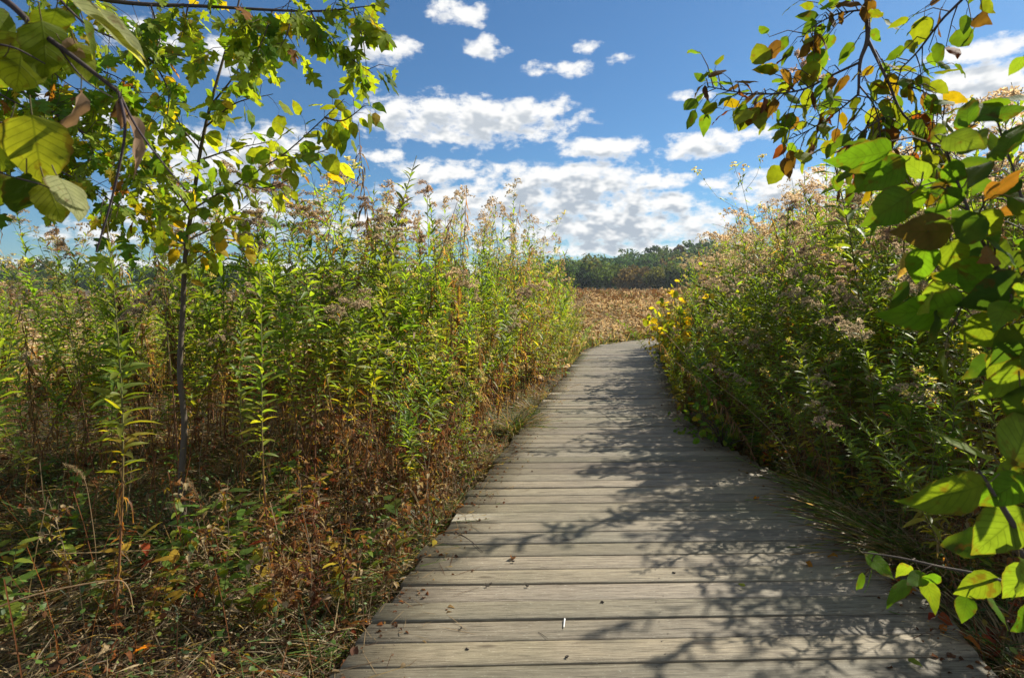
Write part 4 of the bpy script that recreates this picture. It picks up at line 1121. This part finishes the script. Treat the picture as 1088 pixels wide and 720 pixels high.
FL = {'red': (np.array([.26, .045, .02]), CURL), 'orange': (np.array([.36, .13, .025]), CURL), 'yellow': (np.array([.42, .30, .03]), OV[1]), 'brown': (np.array([.14, .075, .04]), CURL), 'green': (np.array([.14, .2, .03]), OV[2])}
FM = {}
for k, (c_, p_) in FL.items():
    b_ = MB(); b_.scatter(p_, np.eye(3)[None], np.zeros((1, 3)), c_[None]); FM[k] = b_.mesh('fallen_leaf', M_broad if k != 'brown' else M_dry)
fl = [('red', 1010, 628, .075, 'in the litter by the nearest planks'), ('red', 985, 612, .06, 'in the litter by the nearest planks'), ('red', 1050, 675, .09, 'in the litter by the nearest planks'), ('red', 1062, 690, .08, 'in the litter by the nearest planks'), ('red', 945, 588, .05, 'in the litter by the nearest planks'),
      ('orange', 968, 600, .06, 'in the litter by the nearest planks'), ('brown', 1035, 660, .07, 'in the litter by the nearest planks'), ('orange', 1078, 700, .08, 'in the litter by the nearest planks'), ('orange', 890, 592, .055, 'on the shaded planks beside the hanging grass'), ('orange', 856, 597, .05, 'on the shaded planks beside the hanging grass'), ('brown', 868, 545, .06, 'in the hanging grass across from the sapling'), ('orange', 846, 540, .05, 'in the hanging grass across from the sapling'), ('orange', 806, 530, .055, 'at the planks where the grass begins'),
      ('red', 775, 470, .06, 'by the planks near the green shrub'), ('brown', 790, 478, .07, 'by the planks near the green shrub'), ('orange', 758, 438, .06, 'by the planks near the green shrub'), ('yellow', 728, 422, .06, 'by the planks near the green shrub'),
      ('brown', 545, 593, .05, 'curled alone on the middle of the sunny planks'), ('yellow', 463, 574, .05, 'on the plank ends on the sapling side'), ('orange', 497, 505, .05, 'on the plank ends on the sapling side'), ('brown', 452, 560, .055, 'on the plank ends on the sapling side'), ('brown', 376, 688, .05, 'at the nearest plank ends on the sapling side'), ('red', 372, 672, .04, 'at the nearest plank ends on the sapling side'), ('orange', 385, 660, .05, 'at the nearest plank ends on the sapling side'), ('brown', 398, 640, .06, 'at the nearest plank ends on the sapling side'),
      ('green', 965, 700, .05, 'alone on the shaded near planks'), ('green', 792, 623, .035, 'alone on the sunny planks between the shadows'), ('red', 215, 622, .05, 'deep in the grass before the sapling'), ('red', 18, 540, .07, 'deep in the grass before the sapling'), ('yellow', 228, 633, .06, 'deep in the grass before the sapling'), ('orange', 160, 690, .07, 'deep in the grass before the sapling'), ('brown', 90, 575, .08, 'deep in the grass before the sapling')]
rf = np.random.default_rng(88)
for k in range(16):
    t = rf.random(); fl.append((['red', 'orange', 'brown', 'red'][rf.integers(0, 4)], 935 + 110 * t + rf.normal(0, 9), 596 + 92 * t + rf.normal(0, 5), rf.uniform(.04, .075), 'on the nearest plank ends beside the leafy shrub'))
for kd, px, py, L_, w_ in fl:
    ray = at(px, py, 1.0) - CAM
    p = CAM + ray * ((CAM[2] - .012) / -ray[2])
    on = edge_l(p[1]) < p[0] < edge_r(p[1])
    if not on: 
        lift = .10
        p = CAM + ray * ((CAM[2] - float(gz(p[0], p[1])) - lift) / -ray[2])
    o = link(bpy.data.objects.new('fallen_leaf', FM[kd]))
    o.location = p + np.array([0, 0, .004]); o.scale = (L_, L_, L_); o.rotation_euler = (rf.normal(.1, .2), rf.normal(0, .3), rf.uniform(0, 6.28))
    tag(o, {'red': 'small curled red fallen leaf ', 'orange': 'small orange-brown fallen leaf ', 'yellow': 'small yellow fallen leaf ', 'brown': 'withered brown fallen leaf ', 'green': 'small green fallen leaf '}[kd] + w_, 'fallen leaf', 'fallen leaves along the boardwalk')

def deck_at(px, py, z=.004):
    ray = at(px, py, 1.0) - CAM
    return CAM + ray * ((CAM[2] - z) / -ray[2])
def stick(name, label, cat, pts_, r0, col, group=None):
    L_ = smooth_line([deck_at(*p, z=r0 + .001) for p in pts_], 10)
    o = MB(); tube(o, L_ - L_[0], np.linspace(r0, r0 * .6, 10), 6, col)
    ob = o.build(name, M_bark); ob.location = L_[0]
    tag(ob, label, cat, group)
stick('fallen_twig', 'thin dark twig lying slantwise on the planks by the sapling side', 'twig', [(484, 564), (500, 574), (513, 586)], .0022, (0.06, 0.04, 0.03), 'twigs on the planks')
stick('fallen_twig', 'short dark twig lying along a plank joint near the edge', 'twig', [(478, 556), (505, 555), (532, 556)], .0014, (0.07, 0.05, 0.035), 'twigs on the planks')
stick('fallen_twig', 'tiny dark twig on the nearest planks below the white splinter', 'twig', [(572, 671), (577, 674), (582, 678)], .0012, (0.05, 0.035, 0.03), 'twigs on the planks')
stick('fallen_twig', 'forked brown twig on the nearest plank ends', 'twig', [(418, 684), (424, 690), (436, 694)], .0014, (0.08, 0.05, 0.035), 'twigs on the planks')
stick('white_splinter', 'small white splinter standing out on the sunny planks', 'splinter', [(600, 657), (599.5, 661), (599, 666)], .0035, (0.75, 0.75, 0.72))
rc = np.random.default_rng(4)
for px, py in ((545, 596), (603, 698), (497, 689), (522, 620), (517, 622), (560, 622), (489, 667), (716, 608), (640, 640)):
    p = deck_at(px, py); b_ = MB()
    a_ = np.linspace(0, PI * rc.uniform(.7, 1.4), 6); tube(b_, np.column_stack([.007 * np.cos(a_), .007 * np.sin(a_) * .7, .003 + 0 * a_]), [.001, .003, .004, .004, .003, .001], 5, (0.03, 0.022, 0.016))
    o = b_.build('plant_crumb', M_bark); o.location = p; o.rotation_euler = (0, 0, rc.uniform(0, 6)); 
    tag(o, 'dark crumb of plant debris on the sunny planks', 'debris', 'crumbs on the planks')

# ------------------------------------------------------------------ the far meadow, tree line and wooded hill
rm = np.random.default_rng(21)
fm = MB()
def meadow_proto(seed, n_leaf, wid, pl):
    r = np.random.default_rng(seed)
    V, Q, U = [], [], []
    cr = []
    def quad(a_, b_, c_, d_, shade):
        k = len(V); V.extend([a_, b_, c_, d_]); Q.append((k, k + 1, k + 2, k + 3)); cr.extend([shade] * 4)
    for s_ in range(5):
        x, y_ = r.normal(0, .14, 2); a_ = r.uniform(0, PI); h = r.uniform(.6, 1)
        dx, dy = .006 * math.cos(a_) * wid, .006 * math.sin(a_) * wid
        quad((x - dx, y_ - dy, 0), (x + dx, y_ + dy, 0), (x + dx + r.normal(0, .05), y_ + dy, h), (x - dx, y_ - dy, h), 0)
        for q in range(n_leaf):
            t = r.uniform(.25, .95) * h; az = r.uniform(0, 6.28); l = r.uniform(.05, .11) * (1 + .3 * wid); e_ = r.uniform(-.4, .9)
            d = np.array([math.cos(az) * math.cos(e_), math.sin(az) * math.cos(e_), math.sin(e_)]); sd = np.array([-math.sin(az), math.cos(az), 0]) * l * .15 * wid
            b_ = np.array([x, y_, t])
            quad(tuple(b_), tuple(b_ + d * l * .5 - sd), tuple(b_ + d * l), tuple(b_ + d * l * .5 + sd), 1)
        for q in range(pl):
            b_ = np.array([x, y_, h]) + np.array([r.normal(0, .06), r.normal(0, .06), r.uniform(-.12, .08)])
            d = unit(r.normal(0, 1, 3)) * .035 * wid ** .5; e2 = unit(np.cross(d, r.normal(0, 1, 3))) * .02 * wid ** .5
            quad(tuple(b_ - d), tuple(b_ - e2), tuple(b_ + d), tuple(b_ + e2), 2)
    return np.array(V), np.array(Q), np.array(cr)
MP = [meadow_proto(k, 7, 1.6, 7) for k in range(4)]
MPF = [meadow_proto(10 + k, 4, 3.2, 5) for k in range(3)]
def meadow(n, d0, d1, az0, az1, pro, pw, hmul=1.0):
    d = d0 * (d1 / d0) ** (rm.random(n) ** pw); az = rm.uniform(az0, az1, n)
    x, y_ = d * np.tan(az), d
    ok = ~((x > edge_l(np.minimum(y_, 21.5)) - .35) & (x < edge_r(np.minimum(y_, 21.5)) + .35) & (y_ < 22))
    ok &= ~((y_ < 7.8) & (x > -5) & (x < edge_r(y_)))
    x, y_ = x[ok], y_[ok]; n = len(x)
    z = gz(x, y_)
    patch = np.sin(x * .35 + 2 * np.sin(y_ * .12)) * np.sin(y_ * .22 + 1)
    w_ = rm.integers(0, len(pro), n); rz = rm.uniform(0, 6.28, n)
    h = rm.uniform(.55, 1.25, n) * hmul * (1 + .28 * patch) * (.42 + .58 * sstep(16, 60, y_))
    for k, (V, Q, cr) in enumerate(pro):
        s_ = np.where(w_ == k)[0]; m_ = len(s_)
        if not m_: continue
        c_, q_ = np.cos(rz[s_]), np.sin(rz[s_]); M_ = np.zeros((m_, 3, 3))
        wide = 1.0
        M_[:, 0, 0] = c_ * wide; M_[:, 0, 1] = -q_ * wide; M_[:, 1, 0] = q_ * wide; M_[:, 1, 1] = c_ * wide; M_[:, 2, 2] = h[s_]
        green = (rm.random(m_) < np.clip(.46 + .35 * patch[s_] + .35 * (1 - sstep(16, 32, y_[s_])), .05, .85))[:, None]
        rus = sstep(18, 70, y_[s_])[:, None]
        leaf = np.where(green, GREEN * .9 + TAN * .15, np.where(rm.random((m_, 1)) < .12 + .4 * rus, RUST * .8, np.array([.20, .185, .09]) * (1 - rus) + np.array([.17, .125, .08]) * rus)) * rm.uniform(.7, 1.3, (m_, 1))
        stem_ = np.tile(BROWN, (m_, 1)); top = np.where(rm.random((m_, 1)) < .75 - .35 * rus, PINK, RUST * .9) * rm.uniform(.7, 1.2, (m_, 1))
        pal = np.stack([stem_, leaf, top], 1)           # m,3,3
        W = np.einsum('mij,kj->mki', M_, V) + np.stack([x[s_], y_[s_], z[s_]], 1)[:, None]
        cols = pal[:, cr, :]
        kq = len(V)
        fm.add(W.reshape(-1, 3), (Q[None] + (np.arange(m_) * kq)[:, None, None]).reshape(-1, 4), None, cols.reshape(-1, 3))
meadow(1500, 9, 30, -.78, .55, MP, 1.0)
meadow(1500, 7.5, 16, -.80, .0, MP, 1.0, 1.25)
meadow(1300, 13, 40, -.02, .34, MP, .9)
meadow(2200, 28, 170, -.8, .3, MPF, .75, 1.12)
meadow(1800, 28, 170, -.03, .34, MPF, .7, 1.12)
tag(fm.build('dry_meadow', M_dry), 'far meadow of dried russet and pinkish wildflowers', 'meadow', None, 'stuff')

# low grass around the far bend of the path
fg = MB(); n = 9000
d = rm.uniform(10.5, 24, n); off = np.abs(rm.normal(0, .8, n)); sd = rm.random(n) < .7
x = np.where(sd, edge_l(np.minimum(d, 19.4)) - .05 - off * (1 + .25 * np.maximum(d - 14, 0)), edge_r(np.minimum(d, 19.4)) + .05 + off)
P = np.column_stack([x, d, gz(x, d)])
blades(fg, P, rm.uniform(.15, .55, n), pick_cols(rm, n, [TAN, GREEN, LIME, PINK, RUST], [.30, .33, .17, .14, .06]), rm, (BLADE, BLADE3), (25, 85), w=1.5)
tag(fg.build('verge_grass', M_grass), 'tan and green grass round the far bend of the boardwalk', 'grass', None, 'stuff')

# hill under the far wood
hx = np.linspace(-420, 420, 90); hy = np.linspace(168, 520, 40)
def hill_z(x, y_):
    crest = 0.5 + 12.5 * sstep(-8, 85, x) + 1.2 * np.sin(x * .09)
    return -.35 + crest * sstep(178, 285, y_) 
HX, HY = np.meshgrid(hx, hy, indexing='ij'); HZ = hill_z(HX, HY) - .05
nx, ny = HX.shape
i, j = np.meshgrid(np.arange(nx - 1), np.arange(ny - 1), indexing='ij'); a = (i * ny + j).ravel()
hb = MB(); hb.add(np.stack([HX, HY, HZ], -1).reshape(-1, 3), np.stack([a, a + ny, a + ny + 1, a + 1], 1), None, (0.03, 0.04, 0.015))
tag(hb.build('hill', M_bark), 'low wooded hill rising beyond the meadow', None, None, 'structure')

def crown(mb, c, rad, h, n, col, r, leaf=.42):
    """an uneven crown: clumps of leaf sprays spread over many small lobes"""
    nl = r.integers(9, 15)
    lc = np.column_stack([r.normal(0, .42, nl) * rad, r.normal(0, .42, nl) * rad, r.uniform(.18, .92, nl) * h])
    lr = rad * r.uniform(.32, .62, nl) * np.interp(lc[:, 2] / h, [0, .5, 1], [.9, 1.1, .6])
    per = np.maximum((n * lr ** 2 / (lr ** 2).sum()).astype(int), 4)
    P, D, Cc = [], [], []
    for k in range(nl):
        d = unit(r.normal(0, 1, (per[k], 3)))
        q = lc[k] + d * lr[k] * r.uniform(.6, 1.08, (per[k], 1)) * [1, 1, .85]
        P.append(q); D.append(d); Cc.append(np.tile(col * r.uniform(.75, 1.25), (per[k], 1)) * r.uniform(.7, 1.3, (per[k], 1)))
    P, D, Cc = np.concatenate(P), np.concatenate(D), np.concatenate(Cc)
    D2 = unit(np.cross(D, r.normal(0, 1, D.shape)) + .35 * D)
    F = frames(D2, D + r.normal(0, .45, D.shape)) * (leaf * r.uniform(.6, 1.4, (len(P), 1, 1)))
    V = np.array([(-.5, 0, 0), (0, -.55, .05), (.5, .1, 0), (.1, .6, -.05)]); mb.scatter((V, np.array([[0, 1, 2, 3]]), None, np.zeros((4, 3))), F, P + c, Cc)

FARG = [np.array([.050, .095, .030]), np.array([.080, .120, .032]), np.array([.035, .075, .035]), np.array([.120, .125, .036]), np.array([.130, .090, .040])]
rt = np.random.default_rng(15)
# trees one can tell apart along the edge of the meadow, in the gap above the boardwalk and left of it
spots = [(566, 9.5), (584, 8.2), (600, 10), (618, 9), (634, 8.6), (648, 9.6), (662, 7.4), (676, 7.8), (690, 8.4), (704, 9), (718, 8.2), (735, 8.6), (150, 8.5), (172, 9.5), (196, 8), (222, 9.2), (246, 8.4), (274, 9.4), (305, 8.3), (420, 9), (450, 8.2)]
TREELAB = ['dark green rounded tree at the far edge of the meadow', 'mid green tree at the far edge of the meadow', 'deep blue-green tree at the far edge of the meadow', 'olive tree at the far edge of the meadow', 'brownish autumn tree at the far edge of the meadow']
for k, (px, h) in enumerate(spots):
    d = rt.uniform(166, 176); x = (px - 544) / FPX * d
    ck = rt.choice(5, p=[.3, .25, .15, .18, .12])
    t_ = thing('broadleaf_tree', TREELAB[ck], 'tree', (x, d, -.35), rt.uniform(0, 6), 'trees along the far edge of the meadow')
    cb, tb = MB(), MB()
    crown(cb, np.array([0, 0, h * .1]), h * rt.uniform(.40, .55), h * .88, 1100, FARG[ck], rt, .55)
    tube(tb, smooth_line([(0, 0, -.3), (.1, 0, h * .3), (.0, .1, h * .7)], 8), np.linspace(.25, .08, 8), 7, (0.07, 0.06, 0.05))
    cb.build('crown', M_far, t_); tb.build('trunk', M_bark, t_)
ff = MB()
for k in range(460):
    y_ = 172 + 130 * rt.random() ** .8; az = rt.uniform(-.76, .76) if k < 300 else rt.uniform(-.02, .36)
    x = y_ * math.tan(az)
    h = rt.choice([4, 6, 8, 9, 11]) * rt.uniform(.9, 1.1); ck = rt.choice(5, p=[.34, .26, .2, .14, .06])
    crown(ff, np.array([x, y_, float(hill_z(x, y_))]), h * rt.uniform(.34, .50), h, 420, FARG[ck] * rt.uniform(.75, 1.3), rt, .85)
tag(ff.build('far_woods', M_far), 'green wood covering the far hillside', 'woods', None, 'stuff')

# ------------------------------------------------------------------ sky, clouds, sun
SUN_AZ = math.radians(55.0); SUN_EL = math.radians(39.5)
w = bpy.data.worlds.new('World'); scene.world = w; w.use_nodes = True
nt = w.node_tree; nt.nodes.clear(); lk = nt.links
sky = nt.nodes.new('ShaderNodeTexSky'); sky.sky_type = 'NISHITA'; sky.sun_disc = False
sky.sun_elevation = SUN_EL; sky.sun_rotation = SUN_AZ
sky.air_density = 1.0; sky.dust_density = 0.4; sky.ozone_density = 2.0; sky.altitude = 200
dirn = N(nt, 'ShaderNodeTexCoord').outputs['Generated']
sx = N(nt, 'ShaderNodeSeparateXYZ'); lk.new(dirn, sx.inputs[0])
dx, dy, dz = sx.outputs
azi = math_node(nt, 'ARCTAN2', dx, dy); ele = math_node(nt, 'ARCSINE', dz)
def sky_ang(px, py):
    v = unit(FW + (px - 544) / FPX * RT + (360 - py) / FPX * UP)
    return math.atan2(v[0], v[1]), math.asin(v[2])
CL = [(495, 128, 125, 30, 1.0), (440, 120, 60, 22, .9), (560, 118, 55, 15, .9), (488, 14, 34, 15, .9), (405, 52, 40, 18, .85), (517, 52, 22, 13, .75), (612, 72, 22, 11, .75), (575, 73, 18, 8, .6), (660, 63, 14, 7, .55), (622, 50, 16, 8, .6),
      (640, 157, 58, 13, .95), (742, 155, 52, 15, .95), (735, 101, 24, 7, .6), (405, 165, 30, 7, .7), (470, 183, 60, 14, .9), (435, 202, 34, 12, .8), (600, 192, 120, 22, 1.0), (692, 192, 48, 14, .95), (560, 216, 150, 26, 1.0), (690, 218, 70, 18, 1.0), (640, 244, 150, 26, 1.0), (730, 240, 60, 16, .9), (470, 235, 90, 22, .8),
      (1050, 52, 85, 14, .95), (1050, 88, 85, 26, 1.0), (1040, 135, 80, 40, 1.0), (840, 200, 85, 26, .95), (800, 142, 28, 8, .65), (760, 195, 20, 6, .5), (230, 168, 90, 34, .95), (230, 225, 110, 34, .9), (150, 40, 45, 22, .8), (300, 150, 50, 18, .8), (60, 120, 60, 25, .6), (250, 60, 40, 20, .7), (390, 240, 40, 20, .8), (100, 250, 60, 12, .5), (920, 190, 80, 30, .8), (300, 285, 300, 8, .7), (650, 264, 200, 9, .9)]
behind = None
def density(off, fine=8):
    """cloud density, looked up `off` radians higher in the sky"""
    global behind
    e_up = math_node(nt, 'ADD', ele, off); cov = None
    for (px, py, rx, ry, amp) in CL:
        a_, e_ = sky_ang(px, py); a2, e2 = sky_ang(px + rx, py); a3, e3 = sky_ang(px, py - ry)
        ra, re = max(abs(a2 - a_), .004), max(abs(e3 - e_), .003)
        u = math_node(nt, 'MULTIPLY', math_node(nt, 'SUBTRACT', azi, a_), 1 / ra); v = math_node(nt, 'MULTIPLY', math_node(nt, 'SUBTRACT', e_up, e_), 1 / re)
        q = math_node(nt, 'MULTIPLY_ADD', u, u, math_node(nt, 'MULTIPLY', v, v))
        f = math_node(nt, 'MULTIPLY_ADD', q, -amp, amp)
        cov = f if cov is None else math_node(nt, 'SMOOTH_MAX', cov, f, 0.15)
    # unseen cloud added outside the view as fill light on the plants
    rest = N(nt, 'ShaderNodeMapRange')
    for k, q in ((1, .75), (2, .2), (3, -1.1), (4, .16)): rest.inputs[k].default_value = q
    lk.new(dy, rest.inputs[0])
    cov = math_node(nt, 'MAXIMUM', cov, rest.outputs[0])
    cx_ = N(nt, 'ShaderNodeCombineXYZ')
    lk.new(math_node(nt, 'MULTIPLY', azi, 6.5), cx_.inputs[0]); lk.new(math_node(nt, 'MULTIPLY', e_up, 11.0), cx_.inputs[1])
    def nz(scale, detail):
        n_ = N(nt, 'ShaderNodeTexNoise'); n_.inputs['Scale'].default_value = scale; n_.inputs['Detail'].default_value = detail; n_.inputs['Roughness'].default_value = .6
        lk.new(cx_.outputs[0], n_.inputs[0]); return n_.outputs[0]
    s_ = math_node(nt, 'ADD', math_node(nt, 'MULTIPLY', math_node(nt, 'SUBTRACT', nz(1.6, 4), .5), 1.7), math_node(nt, 'MULTIPLY', math_node(nt, 'SUBTRACT', nz(4.2, fine), .5), 3.9))
    return math_node(nt, 'ADD', math_node(nt, 'MULTIPLY', cov, 1.05), s_)
D0 = density(0.0); D1 = density(0.018, 2)
def mr(v, a_, b_, c=0.0, d=1.0):
    r_ = N(nt, 'ShaderNodeMapRange'); r_.interpolation_type = 'SMOOTHSTEP'
    for k, q in ((1, a_), (2, b_), (3, c), (4, d)): r_.inputs[k].default_value = q
    lk.new(v, r_.inputs[0]); return r_.outputs[0]
alpha = mr(D0, -.22, .85)
# cloud that has more cloud above it shows its shaded underside
under = math_node(nt, 'MULTIPLY', mr(D1, .30, 1.25), mr(D0, .1, .9))
lowmul = mr(ele, .10, .40, .9, .6)
ccol = mixcol(nt, math_node(nt, 'MULTIPLY', under, lowmul), (5.6, 5.6, 5.55), (2.2, 2.6, 3.1))
tint = mixcol(nt, 1.0, sky.outputs[0], (0.28, 0.45, 0.575), 'MULTIPLY')
cmb = mixcol(nt, alpha, tint, ccol)
bg = N(nt, 'ShaderNodeBackground'); bg.inputs['Strength'].default_value = 0.10
lk.new(cmb, bg.inputs['Color'])
lk.new(bg.outputs[0], N(nt, 'ShaderNodeOutputWorld').inputs[0])
w.cycles.sampling_method = 'MANUAL'; w.cycles.sample_map_resolution = 512

sl = bpy.data.lights.new('sun', 'SUN'); sl.energy = 5.0; sl.angle = math.radians(.53); sl.color = (1.0, .93, .80)
so = link(bpy.data.objects.new('sun', sl))
sd = np.array([math.sin(SUN_AZ) * math.cos(SUN_EL), math.cos(SUN_AZ) * math.cos(SUN_EL), math.sin(SUN_EL)])
from mathutils import Vector
so.rotation_euler = Vector(sd).to_track_quat('Z', 'Y').to_euler()
so.location = (8, 8, 12)

hz = bpy.data.meshes.new('haze')
x0, x1, y0, y1, z0, z1 = -880, 880, -290, 880, -1.6, 36
hz.from_pydata([(x, y_, z) for z in (z0, z1) for y_ in (y0, y1) for x in (x0, x1)], [], [(0, 2, 3, 1), (4, 5, 7, 6), (0, 1, 5, 4), (2, 6, 7, 3), (0, 4, 6, 2), (1, 3, 7, 5)])
m, nt, nd, lk = mat_new('pale_air')
pv = N(nt, 'ShaderNodeVolumePrincipled'); pv.inputs['Color'].default_value = (.80, .90, 1.0, 1); pv.inputs['Density'].default_value = .00022; pv.inputs['Anisotropy'].default_value = 0.2
lk.new(pv.outputs[0], N(nt, 'ShaderNodeOutputMaterial').inputs['Volume'])
hz.materials.append(m)
ho = link(bpy.data.objects.new('haze', hz)); tag(ho, 'thin pale air over the meadow and woods', 'haze', None, 'stuff')

# ------------------------------------------------------------------ camera and output
cd = bpy.data.cameras.new('camera'); cd.sensor_width = 36.0; cd.lens = 36.0 * FPX / 1088.0; cd.clip_start = .02; cd.clip_end = 3000
cd.dof.use_dof = True; cd.dof.focus_distance = 5.0; cd.dof.aperture_fstop = 9.0
co = link(bpy.data.objects.new('camera', cd)); co.location = CAM; co.rotation_euler = (PI / 2 - PITCH, 0, 0)
scene.camera = co
vs = scene.view_settings; vs.view_transform = 'Standard'; vs.look = 'None'; vs.exposure = 0.85; vs.gamma = 1.0; vs.use_curve_mapping = False
scene.render.engine = 'CYCLES'
cy = scene.cycles
cy.max_bounces = 7; cy.diffuse_bounces = 4; cy.glossy_bounces = 2; cy.transmission_bounces = 4; cy.volume_bounces = 0; cy.transparent_max_bounces = 4
cy.use_denoising = True; cy.caustics_reflective = False; cy.caustics_refractive = False; cy.sample_clamp_indirect = 4.0
